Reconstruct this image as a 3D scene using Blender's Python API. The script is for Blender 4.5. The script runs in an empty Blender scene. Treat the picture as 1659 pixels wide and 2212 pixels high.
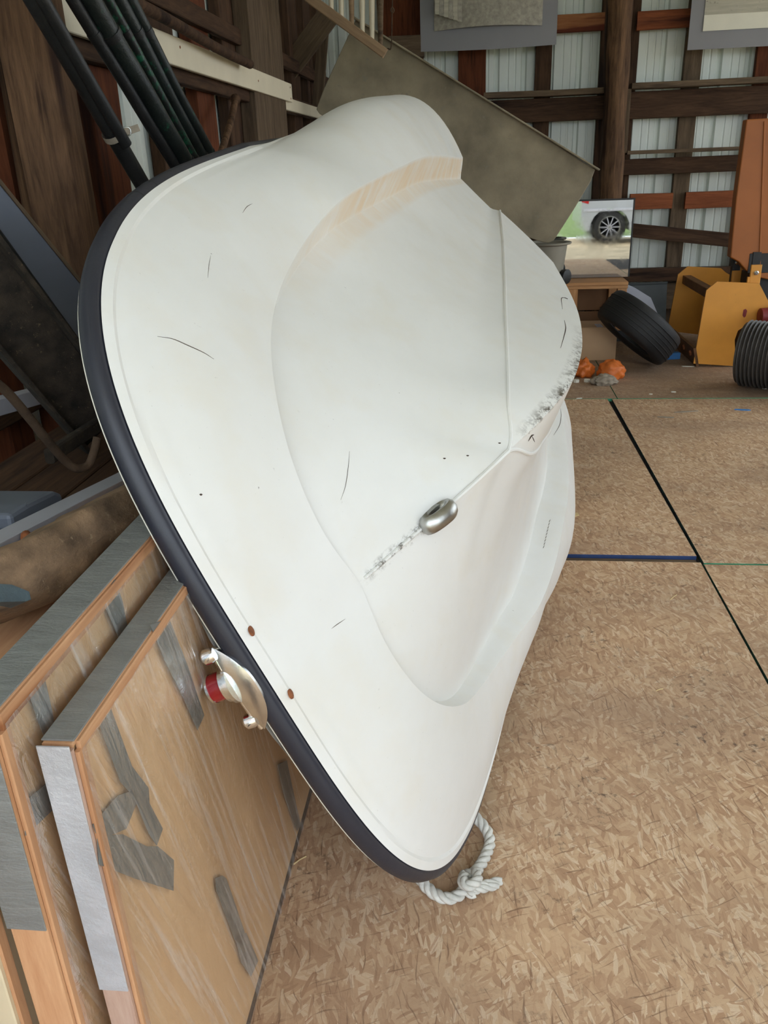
import bpy, bmesh, math, random
import numpy as np
from mathutils import Vector, Matrix, noise
from mathutils.bvhtree import BVHTree
random.seed(7)
V = Vector
scene = bpy.context.scene
col = scene.collection

# ------------------------------------------------------------------ camera
FPX, PITCH, YAW, ROLL, CAMH = 1780.0, math.radians(22.8348), math.radians(6.9504), math.radians(-2.2), 1.49
W, H = 1659, 2212
CF = V((-math.sin(YAW)*math.cos(PITCH), math.cos(YAW)*math.cos(PITCH), -math.sin(PITCH)))
_r = V((math.cos(YAW), math.sin(YAW), 0)); _u = _r.cross(CF)
CR = _r*math.cos(ROLL)+_u*math.sin(ROLL); CU = _u*math.cos(ROLL)-_r*math.sin(ROLL)
CC = V((0, 0, CAMH))
cd = bpy.data.cameras.new('camera'); cam = bpy.data.objects.new('camera', cd); col.objects.link(cam)
cd.sensor_fit = 'VERTICAL'; cd.sensor_height = 36.0; cd.lens = FPX/H*36.0; cd.clip_start = 0.02; cd.clip_end = 300
cam.matrix_world = Matrix(((CR.x, CU.x, -CF.x, CC.x), (CR.y, CU.y, -CF.y, CC.y), (CR.z, CU.z, -CF.z, CC.z), (0, 0, 0, 1)))
scene.camera = cam

# ------------------------------------------------------------------ sky, sun, exposure
wd = bpy.data.worlds.new('sky'); scene.world = wd; wd.use_nodes = True
bg = wd.node_tree.nodes['Background']; bg.inputs[0].default_value = (0.83, 0.915, 1.0, 1); bg.inputs[1].default_value = 4.6
sd = bpy.data.lights.new('sun', 'SUN'); sd.energy = 4.0; sd.angle = math.radians(1.0); sd.color = (1.0, 0.95, 0.86)
sun = bpy.data.objects.new('sun', sd); col.objects.link(sun)
sun.rotation_euler = V((0.30, -1.1, -1.0)).to_track_quat('-Z', 'Y').to_euler(); sun.location = (0, 8, 12)
pd = bpy.data.lights.new('doorway_portal', 'AREA'); pd.shape = 'RECTANGLE'; pd.size = 7.0; pd.size_y = 3.6; pd.cycles.is_portal = True
portal = bpy.data.objects.new('doorway_portal', pd); col.objects.link(portal)
portal.location = (1.9, -1.15, 1.65); portal.rotation_euler = (math.radians(90), 0, 0)
pd2 = bpy.data.lights.new('open_side_portal', 'AREA'); pd2.shape = 'RECTANGLE'; pd2.size = 6.0; pd2.size_y = 3.6; pd2.cycles.is_portal = True
portal2 = bpy.data.objects.new('open_side_portal', pd2); col.objects.link(portal2)
portal2.location = (5.05, 5.15, 1.65); portal2.rotation_euler = (math.radians(90), 0, math.radians(90))
vs = scene.view_settings
vs.view_transform = 'Standard'; vs.look = 'None'; vs.exposure = -0.45; vs.gamma = 1.0; vs.use_curve_mapping = False
scene.cycles.max_bounces = 6; scene.cycles.diffuse_bounces = 4; scene.cycles.glossy_bounces = 3; scene.cycles.transparent_max_bounces = 8
scene.cycles.use_adaptive_sampling = True; scene.cycles.adaptive_threshold = 0.1; scene.cycles.adaptive_min_samples = 16; scene.cycles.use_denoising = True
scene.cycles.caustics_reflective = False; scene.cycles.caustics_refractive = False

# ------------------------------------------------------------------ where a sight line meets a real plane
def sight(x, y): return CR*((x-W/2)/FPX)-CU*((y-H/2)/FPX)+CF
def PX(x, y, X): d = sight(x, y); return CC+d*((X-CC.x)/d.x)
def PY(x, y, Y): d = sight(x, y); return CC+d*((Y-CC.y)/d.y)
def PZ(x, y, Z): d = sight(x, y); return CC+d*((Z-CC.z)/d.z)
def PD(x, y, dist): return CC+sight(x, y).normalized()*dist
def PP(x, y, o, n): d = sight(x, y); return CC+d*((o-CC).dot(n)/d.dot(n))

# ------------------------------------------------------------------ scene helpers
def world_of(o):
    if o.parent is None: return o.matrix_basis.copy()
    return world_of(o.parent) @ o.matrix_parent_inverse @ o.matrix_basis
def adopt(o, parent):
    if parent is not None:
        o.parent = parent; o.matrix_parent_inverse = world_of(parent).inverted()
def tag(o, label=None, cat=None, group=None, kind=None):
    for k, v in (('label', label), ('category', cat), ('group', group), ('kind', kind)):
        if v: o[k] = v
    return o
def thing(name, loc, label=None, cat=None, group=None, kind=None, matrix=None):
    o = bpy.data.objects.new(name, None); col.objects.link(o); o.empty_display_size = 0.05
    o.matrix_basis = matrix if matrix else Matrix.Translation(V(loc))
    return tag(o, label, cat, group, kind)
def mesh(name, verts, faces, mat, parent=None, smooth=0.0, matrix=None, mats=None, fmat=None):
    me = bpy.data.meshes.new(name)
    verts = [V(v) for v in verts]
    if matrix is None and parent is None:
        lo = [min(v[i] for v in verts) for i in range(3)]; hi = [max(v[i] for v in verts) for i in range(3)]
        c = V(((lo[0]+hi[0])/2, (lo[1]+hi[1])/2, lo[2])); verts = [v-c for v in verts]; matrix = Matrix.Translation(c)
    me.from_pydata([tuple(v) for v in verts], [], [tuple(f) for f in faces])
    for m in (mats or [mat]): me.materials.append(m)
    if fmat: me.polygons.foreach_set('material_index', fmat)
    bm = bmesh.new(); bm.from_mesh(me); bmesh.ops.recalc_face_normals(bm, faces=bm.faces); bm.to_mesh(me); bm.free()
    if smooth:
        me.polygons.foreach_set('use_smooth', [True]*len(me.polygons)); me.set_sharp_from_angle(angle=math.radians(smooth))
    o = bpy.data.objects.new(name, me); col.objects.link(o)
    o.matrix_basis = matrix if matrix else Matrix()
    adopt(o, parent)
    return o
def share(src, name, matrix, parent=None):
    o = bpy.data.objects.new(name, src.data); col.objects.link(o); o.matrix_basis = matrix; adopt(o, parent); return o
def frame(a, b, up):
    x = (b-a).normalized(); y = (up-x*up.dot(x)).normalized(); z = x.cross(y)
    m = Matrix((x, y, z)).transposed().to_4x4(); m.translation = (a+b)/2; return m
def beam(name, a, b, w, t, up, mat, parent=None, bev=0.003, warp=0.0, seg=1, mats=None, w2=None):
    """plank from a to b; local x runs its length, y its width (towards up), z its thickness"""
    a, b, up = V(a), V(b), V(up); m = frame(a, b, up); L = (b-a).length
    if warp and seg < 4: seg = 6
    vs, fs = [], []
    s = random.random()*50
    for i in range(seg+1):
        x = -L/2+L*i/seg; k = i/seg; ww = w if w2 is None else w*(1-k)+w2*k
        dy = warp*noise.noise(V((x*1.7+s, 0, 0))); dz = warp*noise.noise(V((x*1.3, s, 3)))
        dw = warp*0.6*noise.noise(V((x*2.5, 9, s)))
        e = min(bev, t/3)
        for (y, z) in ((-1, -1), (1, -1), (1, 1), (-1, 1)):
            yy = y*(ww/2+dw); zz = z*t/2
            if y*z > 0: pts = ((yy-y*e, zz), (yy, zz-z*e))
            else: pts = ((yy, zz-z*e), (yy-y*e, zz))
            if (y, z) == (-1, -1): pts = ((yy, zz-z*e), (yy-y*e, zz))
            elif (y, z) == (1, -1): pts = ((yy-y*e, zz), (yy, zz-z*e))
            elif (y, z) == (1, 1): pts = ((yy, zz-z*e), (yy-y*e, zz))
            else: pts = ((yy-y*e, zz), (yy, zz-z*e))
            for p in pts: vs.append(V((x, p[0]+dy, p[1]+dz)))
    n = 8
    for i in range(seg):
        for j in range(n):
            fs.append((i*n+j, i*n+(j+1) % n, (i+1)*n+(j+1) % n, (i+1)*n+j))
    fs.append(tuple(range(n))[::-1]); fs.append(tuple(seg*n+j for j in range(n)))
    return mesh(name, vs, fs, mat, parent, matrix=m)
def box(name, c, size, mat, parent=None, rot=0.0, bev=0.004):
    """c: centre of the base"""
    c = V(c); sx, sy, sz = size
    a = c+Matrix.Rotation(rot, 3, 'Z') @ V((-sx/2, 0, sz/2)); b = c+Matrix.Rotation(rot, 3, 'Z') @ V((sx/2, 0, sz/2))
    return beam(name, a, b, sy, sz, Matrix.Rotation(rot, 3, 'Z') @ V((0, 1, 0)), mat, parent, bev)
def prism(name, pts, off, mat, parent=None, smooth=0.0, bev=0.0, subdiv=0):
    """flat outline (3D points) given a thickness along off"""
    pts = [V(p) for p in pts]; off = V(off); n = len(pts)
    vs = pts+[p+off for p in pts]
    fs = [tuple(range(n)), tuple(range(2*n-1, n-1, -1))]+[(i, (i+1) % n, n+(i+1) % n, n+i) for i in range(n)]
    o = mesh(name, vs, fs, mat, parent, smooth)
    if bev:
        bm = bmesh.new(); bm.from_mesh(o.data)
        bmesh.ops.bevel(bm, geom=[e for e in bm.edges], offset=bev, segments=2, affect='EDGES', profile=0.5); bm.to_mesh(o.data); bm.free()
    return o
def curve_pts(P, n, closed=False):
    """Catmull-Rom through P"""
    P = [V(p) for p in P]; out = []; m = len(P)
    segs = m if closed else m-1
    for i in range(segs):
        p0 = P[(i-1) % m] if closed or i > 0 else P[0]*2-P[1]
        p1 = P[i]; p2 = P[(i+1) % m]
        p3 = P[(i+2) % m] if closed or i+2 < m else P[-1]*2-P[-2]
        for k in range(n):
            t = k/n
            out.append(0.5*((2*p1)+(p2-p0)*t+(2*p0-5*p1+4*p2-p3)*t*t+(3*p1-p0-3*p2+p3)*t**3))
    if not closed: out.append(P[-1].copy())
    return out
def rings_along(P, closed=False):
    n = len(P); T = []
    for i in range(n):
        a = P[i-1] if (closed or i > 0) else P[i]; b = P[(i+1) % n] if (closed or i < n-1) else P[i]
        T.append((b-a).normalized())
    u = T[0].orthogonal().normalized(); F = []
    for i in range(n):
        u = (u-T[i]*u.dot(T[i])).normalized(); F.append((T[i], u.copy(), T[i].cross(u)))
    return F
def tube_data(P, r, n=10, closed=False, rad=None):
    F = rings_along(P, closed); vs, fs = [], []; m = len(P)
    for i, p in enumerate(P):
        rr = rad(i/(m-1)) if rad else r
        for k in range(n):
            a = 2*math.pi*k/n; vs.append(p+(F[i][1]*math.cos(a)+F[i][2]*math.sin(a))*rr)
    for i in range(m if closed else m-1):
        j = (i+1) % m
        for k in range(n): fs.append((i*n+k, i*n+(k+1) % n, j*n+(k+1) % n, j*n+k))
    if not closed: fs.append(tuple(range(n))[::-1]); fs.append(tuple((m-1)*n+k for k in range(n)))
    return vs, fs
def tube(name, P, r, mat, parent=None, n=10, closed=False, rad=None, smooth=50):
    vs, fs = tube_data([V(p) for p in P], r, n, closed, rad); return mesh(name, vs, fs, mat, parent, smooth)
def lathe(name, prof, origin, axis, mat, parent=None, n=32, smooth=40, ref=None, jit=0.0):
    """prof: (radius, height along axis)"""
    axis = V(axis).normalized(); u = (V(ref)-axis*V(ref).dot(axis)).normalized() if ref else axis.orthogonal().normalized(); w = axis.cross(u); o = V(origin)
    vs, fs = [], []
    for (r, h) in prof:
        for k in range(n):
            a = 2*math.pi*k/n
            rr = r*(1+jit*noise.noise(V((math.cos(a)*2, math.sin(a)*2, h*6))))
            vs.append(o+axis*h+(u*math.cos(a)+w*math.sin(a))*rr)
    for i in range(len(prof)-1):
        for k in range(n): fs.append((i*n+k, i*n+(k+1) % n, (i+1)*n+(k+1) % n, (i+1)*n+k))
    fs.append(tuple(range(n))[::-1]); fs.append(tuple((len(prof)-1)*n+k for k in range(n)))
    return mesh(name, vs, fs, mat, parent, smooth)
def merge(parts):
    vs, fs = [], []
    for v, f in parts:
        k = len(vs); vs += v; fs += [tuple(i+k for i in q) for q in f]
    return vs, fs

# ------------------------------------------------------------------ materials
class NT:
    def __init__(s, name):
        s.m = bpy.data.materials.new(name); s.m.use_nodes = True; s.t = s.m.node_tree
        s.b = s.t.nodes['Principled BSDF']; s.out = s.t.nodes['Material Output']
        s.tc = s.t.nodes.new('ShaderNodeTexCoord')
    def n(s, typ, ins=None, **kw):
        nd = s.t.nodes.new('ShaderNode'+typ)
        for k, v in kw.items(): setattr(nd, k, v)
        for k, v in (ins or {}).items(): s.put(nd.inputs[k], v)
        return nd
    def put(s, sock, v):
        if hasattr(v, 'is_output') or isinstance(v, bpy.types.NodeSocket): s.t.links.new(v, sock)
        else: sock.default_value = v
    def co(s, scale=(1, 1, 1), rot=(0, 0, 0), src='Object', loc=(0, 0, 0), vec=None):
        return s.n('Mapping', {'Vector': vec if vec is not None else s.tc.outputs[src], 'Scale': scale, 'Rotation': rot, 'Location': loc}).outputs[0]
    def rco(s, scale, rot, vec=None, loc=(0, 0, 0)):
        return s.n('Mapping', {'Vector': vec if vec is not None else s.tc.outputs['Object'], 'Scale': tuple(1/k for k in scale), 'Rotation': rot, 'Location': loc}, vector_type='TEXTURE').outputs[0]
    def noise(s, vec, scale, detail=4, rough=0.55, dist=0.0):
        return s.n('TexNoise', {'Vector': vec, 'Scale': scale, 'Detail': detail, 'Roughness': rough, 'Distortion': dist})
    def ramp(s, fac, stops):
        r = s.n('ValToRGB', {'Fac': fac}); e = r.color_ramp.elements
        while len(e) < len(stops): e.new(0.5)
        for el, (p, c) in zip(e, stops): el.position = p; el.color = (*c, 1) if len(c) == 3 else c
        return r.outputs['Color']
    def mix(s, fac, a, b, mode='MIX'):
        m = s.n('Mix', data_type='RGBA', blend_type=mode); s.put(m.inputs[0], fac)
        s.put(m.inputs[6], (*a, 1) if isinstance(a, tuple) and len(a) == 3 else a); s.put(m.inputs[7], (*b, 1) if isinstance(b, tuple) and len(b) == 3 else b)
        return m.outputs[2]
    def math(s, op, a, b=0.0, c=0.0, clamp=False):
        m = s.n('Math', operation=op, use_clamp=clamp); s.put(m.inputs[0], a); s.put(m.inputs[1], b); s.put(m.inputs[2], c); return m.outputs[0]
    def rng(s, v, a, b, c=0.0, d=1.0):
        return s.n('MapRange', {'Value': v, 'From Min': a, 'From Max': b, 'To Min': c, 'To Max': d}).outputs[0]
    def bump(s, h, strength=0.2, dist=0.01):
        s.put(s.b.inputs['Normal'], s.n('Bump', {'Height': h, 'Strength': strength, 'Distance': dist}).outputs[0])
    def set(s, **kw):
        names = {'col': 'Base Color', 'rough': 'Roughness', 'metal': 'Metallic', 'spec': 'Specular IOR Level', 'alpha': 'Alpha', 'coat': 'Coat Weight', 'trans': 'Transmission Weight'}
        for k, v in kw.items():
            if isinstance(v, tuple) and len(v) == 3: v = (*v, 1)
            s.put(s.b.inputs[names[k]], v)
        return s
def srgb(r, g, b):
    f = lambda c: (c/255/12.92) if c <= 10 else ((c/255+0.055)/1.055)**2.4
    return (f(r), f(g), f(b))
def dim(c, k): return tuple(x*k for x in c)
def m_plain(name, c, rough=0.5, metal=0.0, var=0.18, scale=6.0, bump=0.0, spot=None, spot_amt=0.6, grain=None, coat=0.0, bscale=None):
    s = NT(name); v = s.co(grain or (1, 1, 1))
    nz = s.noise(v, scale, 6)
    cc = s.ramp(nz.outputs['Fac'], [(0.3, dim(c, 1-var)), (0.7, dim(c, 1+var))])
    if spot:
        n2 = s.noise(s.co(), scale*3.3, 8, 0.7)
        cc = s.mix(s.rng(n2.outputs['Fac'], spot_amt, spot_amt+0.08), cc, spot)
    s.set(col=cc, rough=rough, metal=metal, coat=coat)
    if bump: s.bump(s.noise(v, (bscale or scale*5), 6, 0.7).outputs['Fac'], bump, 0.006)
    return s.m
def m_wood(name, c1, c2, axis='X', rough=0.75, fine=1.0, dark=None, darkamt=0.62, bump=0.35, gap=None):
    s = NT(name)
    st = {'X': (1.0, 11, 11), 'Y': (11, 1.0, 11), 'Z': (11, 11, 1.0)}[axis]
    rnd = s.n('ObjectInfo').outputs['Random']
    base = s.n('VectorMath', {0: s.tc.outputs['Object']}, operation='ADD'); off = s.n('CombineXYZ', {0: s.math('MULTIPLY', rnd, 37.0), 1: s.math('MULTIPLY', rnd, 13.0), 2: s.math('MULTIPLY', rnd, 23.0)})
    s.put(base.inputs[1], off.outputs[0])
    v = s.co(tuple(k*fine for k in st), vec=base.outputs[0])
    a = s.noise(v, 2.2, 8, 0.65, 0.8); b = s.noise(v, 9.0, 5, 0.7, 0.3)
    f = s.math('ADD', s.math('MULTIPLY', a.outputs['Fac'], 0.7), s.math('MULTIPLY', b.outputs['Fac'], 0.3))
    cc = s.ramp(f, [(0.36, c1), (0.62, c2)])
    big = s.noise(s.co((1, 1, 1), vec=base.outputs[0]), 3.0, 3)
    cc = s.mix(s.rng(big.outputs['Fac'], 0.35, 0.7, 0.0, 0.35), cc, dim(c1, 0.75))
    if dark: cc = s.mix(s.rng(s.noise(s.co(tuple(0.5*k for k in st), vec=base.outputs[0]), 1.6, 4).outputs['Fac'], darkamt, darkamt+0.1), cc, dark)
    s.set(col=cc, rough=rough, spec=0.25); s.bump(f, bump, 0.006)
    return s.m
def m_osb(name, tint=1.0, dirt=0.0):
    s = NT(name)
    rnd = s.n('ObjectInfo').outputs['Random']
    base = s.n('VectorMath', {0: s.tc.outputs['Object']}, operation='ADD')
    s.put(base.inputs[1], s.n('CombineXYZ', {0: s.math('MULTIPLY', rnd, 31.0), 1: s.math('MULTIPLY', rnd, 17.0)}).outputs[0])
    warp = s.noise(s.co(vec=base.outputs[0]), 5.0, 2); wv = s.n('VectorMath', {0: warp.outputs['Color'], 1: (0.06, 0.06, 0)}, operation='MULTIPLY').outputs[0]
    p = s.n('VectorMath', {0: base.outputs[0], 1: wv}, operation='ADD').outputs[0]
    T = tint
    stops = [(0.0, dim(srgb(140, 100, 74), T)), (0.14, dim(srgb(172, 135, 105), T)), (0.45, dim(srgb(192, 157, 124), T)), (0.78, dim(srgb(207, 175, 141), T)), (0.92, dim(srgb(221, 196, 166), T)), (1.0, dim(srgb(164, 112, 82), T))]
    cur = None; hgt = None
    for i, (ang, sx, sy) in enumerate(((12, 8, 25), (-48, 10, 36), (71, 9, 30), (108, 16, 72), (-19, 12, 50), (150, 9, 33), (40, 24, 110), (85, 20, 95), (-70, 30, 120))):
        v = s.rco((sx, sy, 1), (0, 0, math.radians(ang)), vec=p, loc=(i*0.31, i*0.77, 0))
        vo = s.n('TexVoronoi', {'Vector': v, 'Scale': 1.0, 'Randomness': 1.0}, voronoi_dimensions='2D')
        sep = s.n('SeparateColor', {0: vo.outputs['Color']})
        gr = s.noise(s.rco((sx*0.8, sy*4, 1), (0, 0, math.radians(ang)), vec=p), 1.0, 3, 0.6)
        c = s.ramp(s.math('ADD', s.math('MULTIPLY', sep.outputs[0], 0.72), s.math('MULTIPLY', gr.outputs['Fac'], 0.42)), stops)
        if cur is None: cur = c; hgt = sep.outputs[2]
        else:
            sel = s.math('GREATER_THAN', sep.outputs[1], 0.62)
            edge = s.math('LESS_THAN', vo.outputs['Distance'], 0.55); sel = s.math('MULTIPLY', sel, edge)
            cur = s.mix(sel, cur, c); hm = s.n('Mix'); s.put(hm.inputs[0], sel); s.put(hm.inputs[2], hgt); s.put(hm.inputs[3], sep.outputs[2]); hgt = hm.outputs[0]
    for ang, fx, fy in ((25, 7, 150), (-60, 8, 170), (95, 7, 140)):
        fb = s.noise(s.rco((fx, fy, 1), (0, 0, math.radians(ang)), vec=p), 1.0, 4, 0.6)
        cur = s.mix(s.rng(fb.outputs['Fac'], 0.61, 0.68, 0.0, 0.7), cur, dim(srgb(112, 82, 62), T))
    sp = s.noise(s.co(vec=p), 34.0, 6, 0.75); pat = s.noise(s.co(vec=p), 2.6, 5, 0.6)
    spm = s.math('MULTIPLY', s.rng(sp.outputs['Fac'], 0.55, 0.63), s.rng(pat.outputs['Fac'], 0.50, 0.64, 0.12, 1.0))
    cur = s.mix(s.math('MULTIPLY', spm, 0.85), cur, srgb(58, 44, 38))
    big = s.noise(s.co((1, 1.6, 1), vec=p), 1.3, 4)
    cur = s.mix(s.rng(big.outputs['Fac'], 0.4, 0.72, 0.0, 0.45+dirt*0.4), cur, srgb(138, 116, 100))
    if dirt:
        d = s.noise(s.co((0.8, 3.5, 1), vec=p), 2.2, 6, 0.7)
        cur = s.mix(s.rng(d.outputs['Fac'], 0.3, 0.6, 0.45*dirt, 0.95*dirt), cur, srgb(134, 112, 96))
    cur = s.mix(s.math('MULTIPLY', s.rng(s.noise(s.co(vec=p), 90, 3).outputs['Fac'], 0.66, 0.72), 0.35), cur, srgb(214, 196, 170))
    s.set(col=cur, rough=0.8, spec=0.2); s.bump(sp.outputs['Fac'], 0.3, 0.004)
    return s.m
def m_film(name):
    s = NT(name)
    wr = s.noise(s.rco((16, 9, 2.4), (0.35, 0.0, 0.0)), 3.0, 6, 0.6, 1.2)
    st = s.noise(s.rco((20, 34, 1.6), (0.3, 0, 0)), 1.6, 5, 0.65, 0.5)
    tr = s.n('BsdfTransparent', {'Color': (0.97, 0.965, 0.95, 1)}); gl = s.n('BsdfGlossy', {'Color': (1, 1, 1, 1), 'Roughness': 0.16})
    bp = s.n('Bump', {'Height': wr.outputs['Fac'], 'Strength': 0.55, 'Distance': 0.02}); s.put(gl.inputs['Normal'], bp.outputs[0])
    df = s.n('BsdfDiffuse', {'Color': (0.85, 0.83, 0.8, 1)})
    m1 = s.n('MixShader'); s.put(m1.inputs[0], s.rng(st.outputs['Fac'], 0.5, 0.78, 0.06, 0.55)); s.put(m1.inputs[1], tr.outputs[0]); s.put(m1.inputs[2], df.outputs[0])  # whitish streaks in the colour stand in for highlights and sheen
    fr = s.n('Fresnel', {'IOR': 1.45}); s.put(fr.inputs['Normal'], bp.outputs[0])
    m2 = s.n('MixShader'); s.put(m2.inputs[0], s.math('MINIMUM', s.math('MULTIPLY', fr.outputs[0], 0.45), 0.28)); s.put(m2.inputs[1], m1.outputs[0]); s.put(m2.inputs[2], gl.outputs[0])
    s.t.links.new(m2.outputs[0], s.out.inputs[0]); return s.m
def m_gelcoat(name):
    s = NT(name); o = s.tc.outputs['Object']
    sep = s.n('SeparateXYZ', {0: o}); U, Vv, Wv = sep.outputs
    c0 = srgb(228, 228, 225)
    n1 = s.noise(s.co((1, 1, 1)), 3.2, 5, 0.6); n2 = s.noise(s.co((1.2, 9, 9)), 2.0, 5, 0.65, 0.5)
    cc = s.mix(s.rng(n1.outputs['Fac'], 0.35, 0.7), c0, srgb(222, 221, 216))
    av = s.math('ABSOLUTE', Vv)
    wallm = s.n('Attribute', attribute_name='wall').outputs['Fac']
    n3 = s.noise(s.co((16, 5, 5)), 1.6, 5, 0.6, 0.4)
    # streaky warm tan tint on the tunnel wall
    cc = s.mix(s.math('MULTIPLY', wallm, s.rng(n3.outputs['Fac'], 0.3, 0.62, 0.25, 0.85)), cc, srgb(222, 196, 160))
    st2 = s.math('MULTIPLY', s.rng(s.noise(s.co((3, 3, 3)), 2.4, 4).outputs['Fac'], 0.5, 0.72), 0.28)
    cc = s.mix(st2, cc, srgb(220, 211, 192))
    # keel worn through by dragging
    wear = s.noise(s.co((1, 1, 1)), 46.0, 8, 0.8)
    km = s.math('MULTIPLY', s.math('MULTIPLY', s.rng(Vv, 0.026, 0.004), s.rng(Vv, -0.006, -0.001)), s.math('MULTIPLY', s.rng(U, 0.60, 0.70), s.rng(U, 1.35, 1.0)))
    cc = s.mix(s.math('MULTIPLY', km, s.rng(wear.outputs['Fac'], 0.46, 0.58)), cc, srgb(74, 64, 50))
    km2 = s.math('MULTIPLY', s.rng(av, 0.016, 0.003), s.math('MULTIPLY', s.rng(U, 0.22, 0.27), s.rng(U, 0.40, 0.36)))
    cc = s.mix(s.math('MULTIPLY', km2, s.rng(wear.outputs['Fac'], 0.5, 0.6)), cc, srgb(110, 104, 98))
    # fine scuffs
    sc = s.noise(s.rco((30, 4, 30), (0.4, 0.2, 0.9)), 5.0, 3, 0.6)
    cc = s.mix(s.math('MULTIPLY', s.rng(sc.outputs['Fac'], 0.70, 0.76), 0.25), cc, srgb(150, 146, 138))
    dots = s.noise(s.co((1, 1, 1)), 60.0, 2); cc = s.mix(s.math('MULTIPLY', s.rng(dots.outputs['Fac'], 0.79, 0.81), 0.6), cc, srgb(90, 84, 76))
    s.set(col=cc, rough=s.rng(n1.outputs['Fac'], 0.3, 0.7, 0.34, 0.5), spec=0.4)
    s.bump(s.noise(s.co(), 7.0, 3).outputs['Fac'], 0.05, 0.01)
    return s.m

MT = {}
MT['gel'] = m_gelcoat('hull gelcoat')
MT['rubber'] = m_plain('navy black rubber', srgb(40, 42, 52), 0.42, 0, 0.15, 8, 0.1, spot=srgb(120, 120, 124), spot_amt=0.72)
MT['chrome'] = m_plain('pitted chrome', (0.72, 0.74, 0.75), 0.16, 1.0, 0.12, 30, 0.05, spot=(0.12, 0.12, 0.11), spot_amt=0.64)
MT['steel'] = m_plain('cast steel', (0.42, 0.42, 0.40), 0.32, 1.0, 0.2, 30, 0.1)
MT['bright'] = m_plain('bright chrome', (0.85, 0.87, 0.9), 0.1, 1.0, 0.05, 30)
MT['redlens'] = NT('red lens').set(col=(0.32, 0.004, 0.012), rough=0.12, coat=0.6).m
MT['greenlens'] = NT('green lens').set(col=(0.004, 0.2, 0.05), rough=0.12, coat=0.6).m
MT['rust'] = m_plain('rust', srgb(140, 82, 46), 0.8, 0, 0.4, 60, 0.3, spot=srgb(70, 42, 30), spot_amt=0.55)
MT['osb'] = m_osb('strand board'); MT['osbd'] = m_osb('dusty strand board', 1.0, 0.75)
MT['green'] = m_plain('green painted board edge', srgb(64, 150, 112), 0.7, 0, 0.25, 20, 0.2)
MT['darkgreen'] = m_plain('dirty green board edge', srgb(30, 62, 48), 0.8, 0, 0.4, 8, 0.3, spot=srgb(20, 18, 16), spot_amt=0.5)
MT['blue'] = m_plain('blue painted board edge', srgb(42, 64, 110), 0.7, 0, 0.25, 20, 0.2)
MT['earth'] = m_plain('dark subfloor', srgb(46, 38, 32), 0.95, 0, 0.3, 5, 0.4)
MT['siding'] = m_plain('grey-white sheet metal', srgb(222, 228, 221), 0.42, 0.0, 0.05, 2.5, 0.0, spot=srgb(190, 190, 176), spot_amt=0.7)
MT['stud'] = m_wood('dark rough stud', srgb(50, 34, 24), srgb(88, 64, 46), 'X', 0.85, dark=srgb(34, 22, 16), darkamt=0.58)
MT['studr'] = m_wood('red brown stud', srgb(70, 34, 18), srgb(112, 62, 36), 'X', 0.85, dark=srgb(44, 20, 12), darkamt=0.6)
MT['grey wood'] = m_wood('weathered plank', srgb(74, 60, 47), srgb(116, 98, 78), 'X', 0.85, dark=srgb(50, 40, 32))
MT['fresh'] = m_wood('stained fresh board', srgb(140, 86, 52), srgb(176, 120, 78), 'X', 0.7, dark=srgb(92, 40, 20), darkamt=0.5)
MT['redboard'] = m_wood('reddish board', srgb(112, 58, 32), srgb(152, 88, 54), 'X', 0.75, dark=srgb(70, 34, 20), darkamt=0.6)
MT['log'] = m_wood('peeled log', srgb(60, 41, 29), srgb(124, 94, 68), 'Z', 0.8, 0.9, dark=srgb(46, 29, 20), darkamt=0.52, bump=0.9)
MT['cream'] = m_plain('cream painted board', srgb(222, 212, 188), 0.6, 0, 0.06, 5, 0.08, spot=srgb(96, 84, 66), spot_amt=0.75)
MT['ply'] = m_wood('tan plywood', srgb(216, 174, 126), srgb(226, 187, 140), 'X', 0.55, 0.5, dark=srgb(204, 160, 114), bump=0.02)
MT['palewood'] = m_wood('film-covered pale wood', srgb(176, 142, 124), srgb(204, 176, 160), 'X', 0.4, 1.4, bump=0.1)
MT['plyt'] = m_wood('wood trim strip', srgb(186, 136, 98), srgb(210, 164, 124), 'X', 0.6, 1.4, dark=srgb(150, 98, 64), bump=0.15)
MT['creamply'] = m_plain('pale panel', srgb(218, 204, 172), 0.6, 0, 0.06, 6, 0.06)
MT['tape'] = m_plain('silver duct tape', srgb(132, 134, 132), 0.36, 0.2, 0.14, 14, 0.5, grain=(3, 1, 1), bscale=30)
MT['taped'] = m_plain('dark duct tape', srgb(112, 116, 114), 0.4, 0.15, 0.16, 14, 0.5, grain=(3, 1, 1), bscale=30)
MT['tapes'] = m_plain('bright duct tape', srgb(200, 202, 208), 0.3, 0.35, 0.14, 14, 0.6, grain=(1, 1, 4), bscale=26)
MT['film'] = m_film('stretch film')
MT['foam'] = m_plain('stained foam', srgb(126, 102, 78), 0.95, 0, 0.5, 14, 1.0, spot=srgb(164, 142, 112), spot_amt=0.6, grain=(1, 1, 2.0), bscale=24)
MT['tarp'] = m_plain('blue grey tarp', srgb(66, 82, 88), 0.45, 0, 0.4, 20, 0.4)
MT['alu'] = m_plain('aluminium', srgb(196, 198, 208), 0.34, 0.2, 0.08, 6, 0.05, spot=srgb(80, 70, 62), spot_amt=0.75)
MT['greyboard'] = m_plain('slate grey board', srgb(104, 110, 122), 0.6, 0.1, 0.12, 5, 0.1)
MT['black'] = m_plain('dirty black', srgb(26, 26, 26), 0.5, 0, 0.4, 10, 0.4, spot=srgb(74, 70, 62), spot_amt=0.68)
MT['blackg'] = m_plain('black green paint', srgb(24, 30, 28), 0.42, 0, 0.4, 9, 0.5, spot=srgb(24, 86, 62), spot_amt=0.6, grain=(1, 1, 1))
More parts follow.
